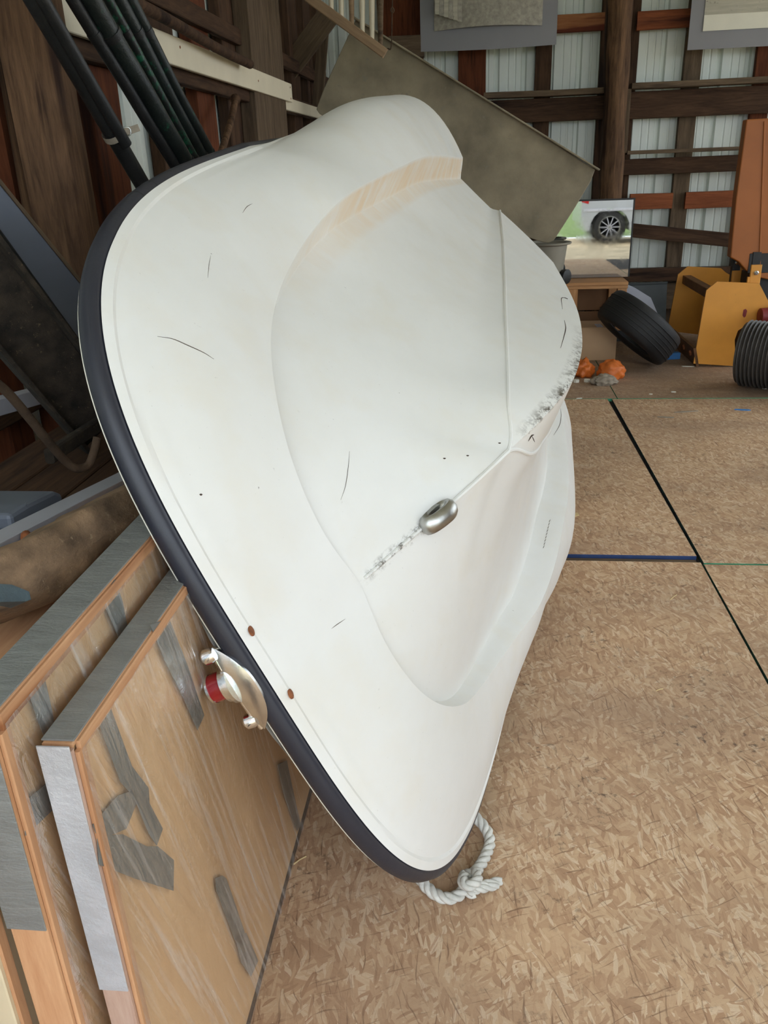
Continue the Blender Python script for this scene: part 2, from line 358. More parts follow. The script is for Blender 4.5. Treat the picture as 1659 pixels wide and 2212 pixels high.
MT['greenp'] = m_plain('green paint', srgb(20, 78, 54), 0.45, 0, 0.5, 10, 0.4, spot=srgb(24, 28, 26), spot_amt=0.44)
MT['dirt'] = m_plain('mud crusted steel', srgb(46, 38, 29), 0.95, 0, 0.7, 26, 1.0, spot=srgb(92, 78, 58), spot_amt=0.6, bscale=40)
MT['rusty'] = m_plain('rusty rod', srgb(84, 66, 50), 0.85, 0.2, 0.45, 16, 0.6)
MT['strap'] = m_plain('web strap', srgb(150, 138, 122), 0.8, 0, 0.2, 40, 0.3)
MT['trough'] = m_plain('weathered grey fibre board', srgb(138, 128, 107), 0.8, 0, 0.34, 4, 0.25, spot=srgb(132, 126, 110), spot_amt=0.6, bscale=60)
MT['mat'] = m_plain('grey mat board', srgb(138, 137, 142), 0.8, 0, 0.03, 5)
MT['photo'] = m_plain('sepia print', srgb(158, 152, 140), 0.5, 0, 0.25, 30, 0, spot=srgb(104, 100, 92), spot_amt=0.6)
MT['photo2'] = m_plain('pale sepia print', srgb(176, 170, 154), 0.5, 0, 0.15, 5, 0, spot=srgb(120, 114, 104), spot_amt=0.6, grain=(1, 1, 8))
MT['paper'] = m_plain('paper white', srgb(226, 222, 208), 0.7, 0, 0.04, 6)
MT['pot'] = m_plain('grey pot', srgb(140, 134, 120), 0.7, 0, 0.1, 6, 0.1)
MT['tire'] = m_plain('old tyre rubber', srgb(24, 24, 25), 0.65, 0, 0.3, 8, 0.4, spot=srgb(110, 106, 98), spot_amt=0.69)
MT['card'] = m_plain('cardboard', srgb(192, 158, 122), 0.8, 0, 0.06, 5)
MT['cardd'] = m_plain('dark cardboard', srgb(122, 86, 56), 0.8, 0, 0.1, 5)
MT['pine'] = m_wood('pine frame', srgb(168, 118, 74), srgb(196, 148, 102), 'X', 0.6, bump=0.1)
MT['palerail'] = m_wood('weathered pale rail', srgb(132, 108, 84), srgb(168, 142, 112), 'X', 0.75, bump=0.2)
MT['lilac'] = m_plain('pale lilac card', srgb(186, 188, 200), 0.6, 0, 0.05, 6)
MT['slate'] = m_plain('dark slate sheet', srgb(66, 70, 70), 0.45, 0.3, 0.2, 6, 0.1, spot=srgb(128, 130, 128), spot_amt=0.72)
MT['yellow'] = m_plain('industrial yellow paint', srgb(216, 148, 58), 0.42, 0, 0.08, 5, 0.06, spot=srgb(112, 62, 26), spot_amt=0.65)
MT['orange'] = m_plain('orange brown paint', srgb(160, 92, 36), 0.5, 0, 0.12, 3, 0.06, spot=srgb(120, 66, 30), spot_amt=0.7)
MT['redp'] = m_plain('dark red paint', srgb(120, 36, 36), 0.5, 0, 0.2, 6, 0.1)
MT['brownsteel'] = m_plain('brown steel edge', srgb(112, 76, 44), 0.6, 0.2, 0.3, 10, 0.2)
MT['hose'] = m_plain('dark grey hose', srgb(70, 66, 62), 0.55, 0, 0.2, 10, 0.2)
MT['rag'] = m_plain('orange plastic', srgb(214, 112, 44), 0.45, 0, 0.2, 12, 0.4)
MT['rope'] = m_plain('dirty white rope', srgb(206, 204, 196), 0.85, 0, 0.2, 30, 0.5, spot=srgb(126, 110, 88), spot_amt=0.66, bscale=160)
MT['scratch'] = NT('dark scratch').set(col=srgb(86, 76, 66), rough=0.8).m
MT['crack'] = NT('gelcoat crack').set(col=srgb(66, 52, 42), rough=0.9).m
MT['bluef'] = NT('blue plastic').set(col=srgb(72, 132, 196), rough=0.5).m
MT['straw'] = NT('straw').set(col=srgb(206, 182, 134), rough=0.8).m

# ================================================================== THE BARN
XL, YB = -1.40, 8.0
floor = mesh('floor', [(-1.6, -1.2, -0.02), (5.1, -1.2, -0.02), (5.1, 8.2, -0.02), (-1.6, 8.2, -0.02), (-1.6, -1.2, -0.12), (5.1, -1.2, -0.12), (5.1, 8.2, -0.12), (-1.6, 8.2, -0.12)],
             [(0, 1, 2, 3), (4, 7, 6, 5), (0, 4, 5, 1), (1, 5, 6, 2), (2, 6, 7, 3), (3, 7, 4, 0)], MT['earth'])
tag(floor, kind='structure')
def sheet(corners, mat, edge, left=None):
    """strand board sheet: near-left, near-right, far-right, far-left; the near edge and the left edge are painted"""
    t = 0.0195
    c = V((sum(p[0] for p in corners)/4, sum(p[1] for p in corners)/4, 0))
    top = [V((x, y, 0))-c for x, y in corners]; bot = [p-V((0, 0, t)) for p in top]
    o = mesh('osb_sheet', top+bot, [(0, 1, 2, 3), (7, 6, 5, 4), (0, 4, 5, 1), (1, 5, 6, 2), (2, 6, 7, 3), (3, 7, 4, 0)], mat, floor,
             matrix=Matrix.Translation(c), mats=[mat, edge, left or edge], fmat=[0, 0, 1, 1, 1, 2])
    return o
E1, E2 = MT['green'], MT['blue']
sheet([(-0.418, 0.62), (0.880, 0.62), (0.881, 3.030), (-0.415, 3.034)], MT['osb'], E1)
sheet([(0.891, 0.60), (2.11, 0.60), (2.11, 3.012), (0.889, 3.014)], MT['osb'], E1, MT['darkgreen'])
sheet([(-0.40, 3.092), (0.879, 3.088), (0.860, 5.474), (-0.40, 5.478)], MT['osb'], E2)
sheet([(0.892, 3.026), (2.11, 3.024), (2.11, 5.464), (0.890, 5.470)], MT['osb'], E1, MT['darkgreen'])
sheet([(-0.40, 5.486), (0.924, 5.484), (0.928, 7.90), (-0.40, 7.90)], MT['osbd'], E1)
sheet([(0.930, 5.484), (2.15, 5.480), (2.15, 7.90), (0.934, 7.90)], MT['osbd'], E1)
sheet([(2.117, 3.03), (3.33, 3.03), (3.33, 5.46), (2.117, 5.46)], MT['osb'], E1)
sheet([(2.156, 5.48), (3.37, 5.48), (3.37, 7.90), (2.156, 7.90)], MT['osbd'], E1)
sheet([(2.117, 0.60), (3.33, 0.60), (3.33, 3.01), (2.117, 3.01)], MT['osb'], E1)
sheet([(-0.418, -1.15), (0.880, -1.15), (0.880, 0.61), (-0.418, 0.61)], MT['osb'], E1)
sheet([(0.891, -1.15), (2.11, -1.15), (2.11, 0.59), (0.891, 0.59)], MT['osb'], E1)
beam('batten', (-0.3, 3.062, -0.016), (0.874, 3.058, -0.016), 0.046, 0.007, (0, 1, 0), MT['grey wood'], floor, 0.005)

wall_b = thing('wall_back', (1.6, YB, 0), kind='structure')
wall_l = thing('wall_left', (XL, 3.4, 0), kind='structure')
def siding_mesh(width, height):
    prof = []; x = 0.0
    def add(dx, z): prof.append((dx, z))
    per = width/4
    for k in range(4):
        b = k*per
        for dx, z in ((0.0, 0), (0.052, 0), (0.056, 0.004), (0.066, 0.004), (0.070, 0), (0.112, 0), (0.116, 0.004), (0.126, 0.004), (0.130, 0), (0.170, 0), (0.180, 0.028), (0.208, 0.028), (0.220, 0)):
            prof.append((b+dx*per/0.229, z))
    prof.append((width, 0))
    vs = []; fs = []
    for (x, z) in prof: vs += [(x, z, 0), (x, z, height)]
    for i in range(len(prof)-1): fs.append((2*i, 2*i+2, 2*i+3, 2*i+1))
    return vs, fs
sv, sf = siding_mesh(0.915, 3.3)
first = None
for k in range(7):
    m = Matrix.Translation((XL-0.03+k*0.915, YB, 0))
    if first is None: first = mesh('siding_panel', sv, sf, MT['siding'], wall_b, matrix=m)
    else: share(first, 'siding_panel', m, wall_b)
for k in range(11):
    share(first, 'siding_panel', Matrix.Translation((XL, -1.3+k*0.915, 0)) @ Matrix.Rotation(math.radians(90), 4, 'Z'), wall_l)
# ceiling ; front open, unseen right side left partly open to light the back
ceil = mesh('ceiling', [(-1.6, -1.2, 3.35), (5.1, -1.2, 3.35), (5.1, 8.2, 3.35), (-1.6, 8.2, 3.35), (-1.6, -1.2, 3.42), (5.1, -1.2, 3.42), (5.1, 8.2, 3.42), (-1.6, 8.2, 3.42)],
            [(0, 3, 2, 1), (4, 5, 6, 7), (0, 1, 5, 4), (1, 2, 6, 5), (2, 3, 7, 6), (3, 0, 4, 7)], MT['siding']); tag(ceil, kind='structure')
blocker_r = mesh('light_blocker_right', [(5.0, -1.2, -0.02), (5.0, 2.15, -0.02), (5.0, 2.15, 3.4), (5.0, -1.2, 3.4), (5.07, -1.2, -0.02), (5.07, 2.15, -0.02), (5.07, 2.15, 3.4), (5.07, -1.2, 3.4)],
              [(0, 1, 2, 3), (4, 7, 6, 5), (0, 4, 5, 1), (2, 6, 7, 3), (0, 3, 7, 4), (1, 5, 6, 2)], MT['grey wood']); tag(blocker_r, kind='structure')  # unseen wall length added to keep side light off the boat's lower tunnel
for i, y in enumerate((2.25, 5.1, 8.0)):
    tag(beam('trim_%d' % (i+1), (5.0, y, -0.02), (5.0, y, 3.35), 0.14, 0.14, (1, 0, 0), MT['stud']), kind='structure')
# --- back wall framing
def stud_b(x0, x1, y, z0, z1, mat, Yf=7.92, t=0.06, name='stud', lean=0.0):
    a = PY(x0, y, Yf); b = PY(x1, y, Yf); xc = (a.x+b.x)/2
    return beam(name, (xc, Yf+t/2, z0), (xc+lean, Yf+t/2, z1), abs(b.x-a.x), t, (1, 0, 0), mat, wall_b, 0.004, 0.008)
def girt_b(x0, x1, ytop, ybot, mat, Yf=7.88, t=0.045, name='girt', rise=0.0, bev=0.004):
    xm = (x0+x1)/2; a = PY(xm, ytop, Yf); b = PY(xm, ybot, Yf); l = PY(x0, (ytop+ybot)/2, Yf); r = PY(x1, (ytop+ybot)/2, Yf)
    zc = (a.z+b.z)/2
    return beam(name, (l.x, Yf+t/2, zc-rise/2), (r.x, Yf+t/2, zc+rise/2), abs(a.z-b.z), t, (0, 0, 1), mat, wall_b, bev, 0.004)
stud_b(990, 1050, 150, 0, 3.3, MT['studr'])
stud_b(1156, 1191, 150, 0, 3.3, MT['stud'])
stud_b(1296, 1330, 130, 0, 3.3, MT['stud'], lean=-0.0)
stud_b(1352, 1377, 130, 0, 3.3, MT['stud'])
stud_b(1478, 1516, 140, 0, 3.3, MT['grey wood'])
stud_b(1632, 1672, 140, 0, 3.3, MT['studr'])
stud_b(815, 912, 40, 1.2, 3.3, MT['studr'], Yf=7.86)
girt_b(1195, 1306, 29, 68, MT['fresh'], 7.86); girt_b(1377, 1500, 21, 62, MT['redboard'], 7.86)
girt_b(1500, 1690, 16, 56, MT['redboard'], 7.86)
girt_b(1040, 1316, 212, 263, MT['stud'], 7.84, 0.05); girt_b(1362, 1700, 190, 250, MT['stud'], 7.84, 0.05)
def ledge(x0, x1, y, name='ledge'):
    Yf = 7.74; a = PY(x0, y, Yf); b = PY(x1, y, Yf); z = (a.z+b.z)/2
    return beam(name, (a.x, 7.81, z), (b.x, 7.81, z), 0.14, 0.045, (0, 1, 0), MT['grey wood'], wall_b, 0.004, 0.006)
ledge(1045, 1306, 201); ledge(1366, 1690, 178)
girt_b(1348, 1616, 339, 374, MT['stud'], 7.84, 0.05)
a = PY(1355, 330, 7.76); b = PY(1616, 330, 7.76)
beam('ledge', (a.x, 7.80, a.z), (b.x, 7.80, a.z), 0.10, 0.03, (0, 1, 0), MT['grey wood'], wall_b)
a = PY(1358, 192, 7.76); b = PY(1356, 330, 7.76)
beam('cleat', (a.x, 7.80, b.z), (a.x, 7.80, a.z), 0.045, 0.09, (1, 0, 0), MT['grey wood'], wall_b)
girt_b(1361, 1453, 418, 452, MT['redboard'], 7.86); girt_b(1481, 1600, 413, 449, MT['redboard'], 7.86)
a = PY(1360, 497, 7.8); b = PY(1600, 521, 7.8)
beam('brace', a, b, 0.115, 0.03, (0, 0, 1), MT['stud'], wall_b)
girt_b(1200, 1640, 580, 608, MT['stud'], 7.82, 0.08); girt_b(1200, 1640, 612, 668, MT['grey wood'], 7.86, 0.08)
girt_b(840, 915, 76, 124, MT['grey wood'], 7.7, 0.09)
# round split post in front of the frame
a = PY(1340, 0, 7.68); b = PY(1318, 420, 7.68); d = (a-b)/(a.z-b.z)
P = [b+d*(z-b.z) for z in np.linspace(0.0, 3.3, 26)]
def post_r(t): return 0.100+0.006*math.sin(t*9)+0.004*math.sin(t*31)
vs, fs = tube_data(P, 0.1, 22, rad=post_r)
vs = [v+V((noise.noise(v*4), noise.noise(v*4+V((5, 5, 5))), 0))*0.012 for v in vs]
mesh('post', vs, fs, MT['log'], wall_b, 40)

# --- left wall framing
def stud_l(x0, x1, y, z0, z1, mat, Xf=-1.33, t=0.06, name='stud'):
    a = PX(x0, y, Xf); b = PX(x1, y, Xf); yc = (a.y+b.y)/2
    return beam(name, (Xf-t/2, yc, z0), (Xf-t/2, yc, z1), abs(b.y-a.y), t, (0, 1, 0), mat, wall_l, 0.004, 0.008)
stud_l(205, 264, 250, 0, 3.3, MT['studr']); stud_l(338, 388, 200, 0, 3.3, MT['stud']); stud_l(430, 466, 230, 0, 3.3, MT['studr'])
stud_l(494, 530, 230, 0, 3.3, MT['stud']); stud_l(628, 646, 130, 0, 3.3, MT['stud']); stud_l(662, 676, 130, 0, 3.3, MT['stud']); stud_l(690, 702, 130, 0, 3.3, MT['stud'])
stud_l(8, 36, 300, 0, 3.3, MT['studr'], -1.30); stud_l(-120, -60, 300, 0, 3.3, MT['studr'])
stud_l(546, 612, 150, 0, 3.3, MT['grey wood'], -1.24, 0.09, 'post')
def girt_l(xm, ytop, ybot, Xf, y0, y1, mat, t=0.04, name='girt'):
    a = PX(xm, ytop, Xf); b = PX(xm, ybot, Xf); zc = (a.z+b.z)/2
    return beam(name, (Xf-t/2, y0, zc), (Xf-t/2, y1, zc), abs(a.z-b.z), t, (0, 0, 1), mat, wall_l, 0.004, 0.004)
girt_l(300, 96, 158, -1.27, 0.5, 7.9, MT['stud'], 0.05)
girt_l(300, -60, -10, -1.29, 0.5, 7.9, MT['stud'], 0.04)
girt_l(60, 860, 900, -1.30, 0.3, 7.9, MT['stud'], 0.05)
# log post at the left, nearer than the wall frame
a = PX(86, 100, -1.17); b = PX(128, 520, -1.17); yc = 2.33
P = [V((-1.185+0.006*math.sin(z*2), PX(110, 300, -1.17).y+0.01*math.sin(z*1.3), z)) for z in np.linspace(-0.02, 3.3, 40)]
vs, fs = tube_data(P, 0.11, 30, rad=lambda t: 0.098-0.008*t)
nv = []
for i, v in enumerate(vs):
    c = P[i//30]; k = i % 30; dd = v-c; a_ = 2*math.pi*k/30
    g = noise.noise(V((math.cos(a_)*3.2, math.sin(a_)*3.2, c.z*0.8)))*0.16+noise.noise(V((math.cos(a_)*9, math.sin(a_)*9, c.z*1.2+7)))*0.07
    nv.append(c+dd*(1+g))
mesh('post', nv, fs, MT['log'], wall_l, 50)
# cream boards nailed along the left wall: things of their own
def cream(xm, ytop, ybot, Xf, x0, xe, label, yend):
    a = PX(xm, ytop, Xf); b = PX(xm, ybot, Xf); zc = (a.z+b.z)/2; w = abs(a.z-b.z)
    y0 = PX(x0[0], x0[1], Xf).y; y1 = PX(xe[0], xe[1], Xf).y
    o = beam('cream_board', (Xf-0.012, y0, zc), (Xf-0.012, y1, zc), w, 0.024, (0, 0, 1), MT['cream'], wall_l, 0.003)
    return tag(o, label), zc, w, y1
cb, zc, w, y1 = cream(480, 120, 173, -1.225, (-40, -60), (631, 203), 'long cream painted board nailed along the left wall', 0)
for (dy, dz) in ((-0.05, 0.03), (-0.05, -0.035), (-0.9, 0.0), (-2.2, 0.02)):
    lathe('nail_head', [(0.006, 0), (0.005, 0.002)], (-1.225, y1+dy, zc+dz), (1, 0, 0), MT['rust'], cb, 8)
cream(620, 210, 237, -1.252, (562, 205), (720, 262), 'grey-white board showing below the end of the long cream board', 0)
a = PX(275, -2, -1.17); b = PX(540, 140, -1.17)
tag(tube('pole', [a+(b-a)*t+V((0, 0, 0.004*math.sin(t*7))) for t in np.linspace(-0.5, 1, 14)], 0.022, MT['stud'], wall_l, 12), 'brown round pole above the long cream board')

# ================================================================== THE BOAT  (local x aft, y to port = up here, z from deck to keel)
BN = V((-0.3273, 1.0671, 0.7443)); al, be, ga = -0.0149, 0.0136, 0.4212
bu = V((math.sin(al)*math.cos(be), math.cos(al)*math.cos(be), math.sin(be)))
br = V((math.cos(al), -math.sin(al), 0)); bup = br.cross(bu)
bv = bup*math.cos(ga)-br*math.sin(ga); bw = br*math.cos(ga)+bup*math.sin(ga)
BM = Matrix((bu, bv, bw)).transposed().to_4x4(); BM.translation = BN
boat = thing('boat', BN, 'off-white fibreglass boat lying on its side with black rub rail', 'boat', matrix=BM)
B0, BA, BP, BS, BSH, BQ, BL = 0.7614, 0.9372, 3.3777, 0.0386, 0.1426, 3.3836, 2.6
def half(u): t = min(max(u/BA, 0), 1); return B0*(1-(1-t)**BP)**(1/BQ)+BS*max(u-0.3, 0)
def sheer(u): return BSH*min(u, 1.0)**1.5
def u_of(v): return BA*(1-(1-(v/B0)**BQ)**(1/BP))
def pchip(xs, ys, q):
    xs = np.array(xs, float); ys = np.array(ys, float); h = np.diff(xs); d = np.diff(ys)/h; m = np.zeros(len(xs))
    for i in range(1, len(xs)-1):
        if d[i-1]*d[i] > 0: m[i] = 2*d[i-1]*d[i]/(d[i-1]+d[i])
    m[0] = d[0]; m[-1] = d[-1]
    i = np.clip(np.searchsorted(xs, q)-1, 0, len(xs)-2); t = (q-xs[i])/h[i]
    return (1+2*t)*(1-t)**2*ys[i]+t*(1-t)**2*h[i]*m[i]+t*t*(3-2*t)*ys[i+1]+t*t*(t-1)*h[i]*m[i+1]
def crom(ys, q):
    ys = np.array(ys, float); n = len(ys); out = []
    for x in np.atleast_1d(q):
        i = min(int(x), n-2); t = x-i
        p1, p2 = ys[i], ys[i+1]; p0 = ys[i-1] if i > 0 else 2*p1-p2; p3 = ys[i+2] if i+2 < n else 2*p2-p1
        out.append(0.5*(2*p1+(p2-p0)*t+(2*p0-5*p1+4*p2-p3)*t*t+(3*p1-p0-3*p2+p3)*t**3))
    return np.array(out)
gv = [0.0, 0.2, 0.38, 0.52, 0.62]; gu = [0.32, 0.50, 0.68, 0.86, 1.12, 1.34, 1.75, 2.6]
G = [(u_of(v), v, 0) for v in gv]+[(u, half(u), 0) for u in gu]
T = [(.228, 0, .136), (.205, .12, .131), (.221, .235, .135), (.285, .336, .141), (.397, .428, .150), (.53, .488, .166), (.69, .537, .20), (.84, .573, .246), (.98, .597, .303), (1.17, .604, .362), (1.38, .604, .41), (1.78, .598, .484), (2.6, .541, .569)]
I = [(.228, 0, .136), (.29, 0, .190), (.37, 0, .262), (.46, 0, .346), (.576, 0, .438), (.69, .066, .472), (.84, .104, .494), (1.02, .144, .516), (1.2, .168, .532), (1.42, .192, .551), (1.65, .213, .568), (2.0, .243, .592), (2.6, .288, .624)]
K = [(.576, 0, .438), (.70, 0, .532), (.86, 0, .614), (1.05, 0, .661), (1.23, 0, .688), (1.45, 0, .709), (1.68, 0, .722), (2.02, 0, .733), (2.6, 0, .745)]
# control of the rounded side (bulge) and depth of the tunnel wall, per row
BC = [0.012, 0.012, 0.012, 0.012, 0.012, 0.012, 0.012, 0.012, 0.012, 0.03, 0.075, 0.135, 0.185]
WD = [0.0, 0.010, 0.016, 0.020, 0.024, 0.028, 0.036, 0.046, 0.054, 0.060, 0.062, 0.056, 0.040]
WI = [0.0, 0.008, 0.012, 0.016, 0.022, 0.028, 0.038, 0.048, 0.058, 0.066, 0.072, 0.072, 0.069]
NJ = 12*11
qs = np.linspace(0, 12, NJ+1)
def rows(A, q=qs): A = np.array(A, float); return np.stack([crom(A[:, k], q) for k in range(3)], 1)
Gq = rows(G)
for i, q in enumerate(qs):     # keep the rail exactly on its plan curve
    if Gq[i][1] < 0.62 and q < 4: Gq[i][0] = u_of(min(max(Gq[i][1], 0), 0.75))
    else: Gq[i][1] = half(Gq[i][0])
    Gq[i][2] = sheer(Gq[i][0])
Tq = rows(T); Iq = rows(I); BCq = crom(BC, qs); WDq = crom(WD, qs); WIq = crom(WI, qs)
Tq[0] = Iq[0] = (.228, 0, .136)
for i, q in enumerate(qs):
    if q < 4: Iq[i][1] = 0
NB, NW, NT_ = 30, 7, 20
def unit(a): return a/(np.linalg.norm(a)+1e-12)
def section(i):
    g, t, c = Gq[i], Tq[i], Iq[i]
    out = []
    along = unit(t-g)
    fwd = unit(Gq[min(i+1, NJ)]-Gq[max(i-1, 0)])
    nrm = unit(np.cross(along, fwd))
    if nrm[2] < 0 and abs(nrm[2]) > 0.05: nrm = -nrm
    if np.dot(nrm, np.array([-0.3, 0.5, 0.8])) < 0: nrm = -nrm
    ctrl = (g+t)/2+nrm*BCq[i]*2
    L = np.linalg.norm(t-g)
    for k in range(NB+1):
        x = k/NB; x = 0.5*x+0.5*x*x if True else x
        p = (1-x)**2*g+2*x*(1-x)*ctrl+x*x*t
        s = x*L
        lip = 0.006 if s < 0.020 else (0.006+(0.0015-0.006)*min((s-0.020)/0.003, 1) if s < 0.048 else 0.0015*max(0, 1-(s-0.048)/0.014))
        out.append(p+nrm*lip)
    # tunnel wall then roof
    inw = (c-t)*np.array([1, 1, 0.0]); inw = unit(inw) if np.linalg.norm(inw) > 1e-6 else np.zeros(3)
    t2 = t+inw*min(WIq[i], 0.5*np.linalg.norm(c-t))-np.array([0, 0, 1.0])*WDq[i]
    for k in range(1, NW+1):
        x = k/NW; e = x*x*(3-2*x); out.append(t*(1-x)+t2*x+np.array([0, 0, 1.0])*WDq[i]*(x-e)*0.25)
    sag = min(0.12*np.linalg.norm(c-t2), 0.05)
    for k in range(1, NT_+1):
        x = k/NT_; vy = min(max((qs[i]-3.6)/2.0, 0), 1)*0.016; xv = 0.88
        dip = vy*((x/xv)**1.5 if x < xv else (1-x)/(1-xv)); out.append(t2*(1-x)+c*x-np.array([-0.15, 0, 1.0])*(dip+sag*0.15*4*x*(1-x)+0.020*math.exp(-((qs[i]-4.2)/1.7)**2)*6.75*x*x*(1-x)))
    return out
sec = [section(i) for i in range(NJ+1)]
nc = len(sec[0])
hv, hf = [], []
def grid(R, flip):
    k = len(hv); n = len(R[0])
    for r in R:
        for p in r: hv.append(V((float(p[0]), float(p[1])*(-1 if flip else 1), float(p[2]))))
    for i in range(len(R)-1):
        for j in range(n-1):
            q = (k+i*n+j, k+i*n+j+1, k+(i+1)*n+j+1, k+(i+1)*n+j); hf.append(q[::-1] if flip else q)
i4 = int(4/12*NJ); Kq = np.stack([crom(np.array(K)[:, k], np.linspace(0, 8, NJ-i4+1)) for k in range(3)], 1); Kq[:, 1] = 0
NP = 10
vee = [[Iq[i4+i]*(1-k/NP)+Kq[i]*(k/NP)+np.array([0, 0, 0.004])*4*(k/NP)*(1-k/NP)*min(1, i/30) for k in range(NP+1)] for i in range(NJ-i4+1)]
for fl in (False, True): grid(sec, fl); grid(vee, fl)
tr = [p for p in sec[-1]]+[p for p in vee[-1]][1:]
k0 = len(hv); ring = [V((float(p[0]), float(p[1]), float(p[2]))) for p in tr]+[V((float(p[0]), -float(p[1]), float(p[2]))) for p in tr[::-1][1:]]
hv += ring
hc = V((BL, 0, 0.2)); hv.append(hc)
for i in range(len(ring)-1): hf.append((k0+i, k0+i+1, len(hv)-1))
hf.append((k0+len(ring)-1, k0, len(hv)-1))
me = bpy.data.meshes.new('hull'); me.from_pydata([tuple(v) for v in hv], [], hf)
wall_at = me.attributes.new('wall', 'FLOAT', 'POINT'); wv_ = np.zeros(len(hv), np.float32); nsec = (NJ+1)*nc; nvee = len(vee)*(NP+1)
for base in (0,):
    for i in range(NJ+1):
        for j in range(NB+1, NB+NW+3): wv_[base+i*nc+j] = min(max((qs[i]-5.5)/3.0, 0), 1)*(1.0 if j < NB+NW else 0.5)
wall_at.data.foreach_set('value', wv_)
bm = bmesh.new(); bm.from_mesh(me); bmesh.ops.remove_doubles(bm, verts=bm.verts, dist=0.0004)
bmesh.ops.dissolve_degenerate(bm, edges=bm.edges, dist=0.0002); bmesh.ops.recalc_face_normals(bm, faces=bm.faces)
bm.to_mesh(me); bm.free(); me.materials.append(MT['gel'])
me.polygons.foreach_set('use_smooth', [True]*len(me.polygons)); me.set_sharp_from_angle(angle=math.radians(19))
hull = bpy.data.objects.new('hull', me); col.objects.link(hull); hull.parent = boat
hull['label'] = 'off-white gelcoat three-point hull with worn keel'
def bpart(name, vs, fs, mat, parent=None, smooth=40):
    """a part given in boat coordinates"""
    o = mesh(name, vs, fs, mat, None, smooth, matrix=Matrix()); o.parent = parent or boat; return o
bvh = BVHTree.FromPolygons([tuple(BM @ v.co) for v in me.vertices], [tuple(p.vertices) for p in me.polygons])
BMI = BM.inverted()
def on_hull(x, y, lift=0.001):
    d = sight(x, y).normalized(); loc, nor, idx, dist = bvh.ray_cast(CC, d)
    if loc is None: return None, None
    if nor.dot(d) > 0: nor = -nor
    return BMI @ (loc+nor*lift), BMI.to_3x3() @ nor
# rub rail swept round the gunwale, with its thin white edge
path = []
for i in range(0, NJ+1):
    if i == 0 or np.linalg.norm(Gq[i]-np.array(path[-1])) > 0.012: path.append(tuple(Gq[i]))
full = [V((p[0], -p[1], p[2])) for p in path[::-1]]+[V(p) for p in path[1:]]
def sweep(profile, P):
    vs, fs = [], []; n = len(profile)
    for i, p in enumerate(P):
        a = P[max(i-1, 0)]; b = P[min(i+1, len(P)-1)]; t = (b-a); t.z = 0; t.normalize(); o = V((-t.y, t.x, 0))
        if o.dot(V((p.x-1.4, p.y*1.6, 0))) < 0: o = -o
        for (ou, dz) in profile: vs.append(p+o*ou+V((0, 0, dz)))
    for i in range(len(P)-1):
        for j in range(n): fs.append((i*n+j, i*n+(j+1) % n, (i+1)*n+(j+1) % n, (i+1)*n+j))
    fs.append(tuple(range(n))); fs.append(tuple((len(P)-1)*n+j for j in range(n)))
    return vs, fs
rail = bpart('rub_rail', *sweep([(-0.012, 0.003), (0.006, 0.003), (0.013, -0.001), (0.018, -0.009), (0.018, -0.022), (0.013, -0.029), (0.006, -0.032), (-0.012, -0.032)], full), MT['rubber'])
rail['label'] = 'navy-black rubber rub rail'
for frac in (0.735, 0.7495):                                  # joints in the rubber
    i = int(len(full)*frac); p = full[i]
    bpart('rail_joint', *sweep([(-0.01, 0.004), (0.0065, 0.0035), (0.0138, -0.001), (0.0188, -0.009), (0.0188, -0.022), (0.0138, -0.0295), (0.006, -0.0325), (-0.01, -0.0325)], [full[i]+(full[i+1]-full[i])*k for k in (0, 0.12)]), MT['black'])
bpart('deck_edge', *sweep([(-0.03, -0.032), (0.0085, -0.032), (0.0085, -0.0338), (-0.03, -0.036)], full), MT['paper'])
# deck with an open cockpit
dv, df = [], []
us = [0.004, 0.02, 0.06, 0.14, 0.3, 0.5, 0.7, 0.9, 0.98, 1.0, 1.2, 1.6, 2.0, 2.40, 2.42, 2.6]
fr = [1.0, 0.9, 0.80, 0.785, 0.5, 0.0, -0.5, -0.785, -0.80, -0.9, -1.0]
for u in us:
    for f in fr:
        b = half(u)-0.012; inside = 1.0 <= u <= 2.40 and abs(f) < 0.79
        dv.append(V((u, f*b, (sheer(u)-0.032-0.02*(1-f*f)) if not inside else 0.20)))
n = len(fr)
for i in range(len(us)-1):
    for j in range(n-1): df.append((i*n+j, i*n+j+1, (i+1)*n+j+1, (i+1)*n+j))
bpart('deck', dv, df, MT['gel'])
# bead along the stem
stem = [V((float(x), 0, float(z))) for x, z in zip(*[crom([p[k] for p in I[:5]], np.linspace(0.15, 4, 40)) for k in (0, 2)])]
sb = []
for i, p in enumerate(stem):
    t = (stem[min(i+1, 39)]-stem[max(i-1, 0)]).normalized(); nn = V((-t.z, 0, t.x)); k = 0.0045+0.0025*math.sin(min(1, i/39)*3.14)
    sb.append(p+nn*0.0015)
bpart('stem_bead', *tube_data(sb, 0.006, 8, rad=lambda t: 0.0035+0.0025*t), MT['gel'])
for sg in (1, -1):
    ch = [V((float(p[0]), sg*float(p[1]), float(p[2])+0.0005)) for p in Iq[i4:]]
    bpart('chine_bead', *tube_data(ch, 0.004, 8, rad=lambda t: 0.0045), MT['gel'])
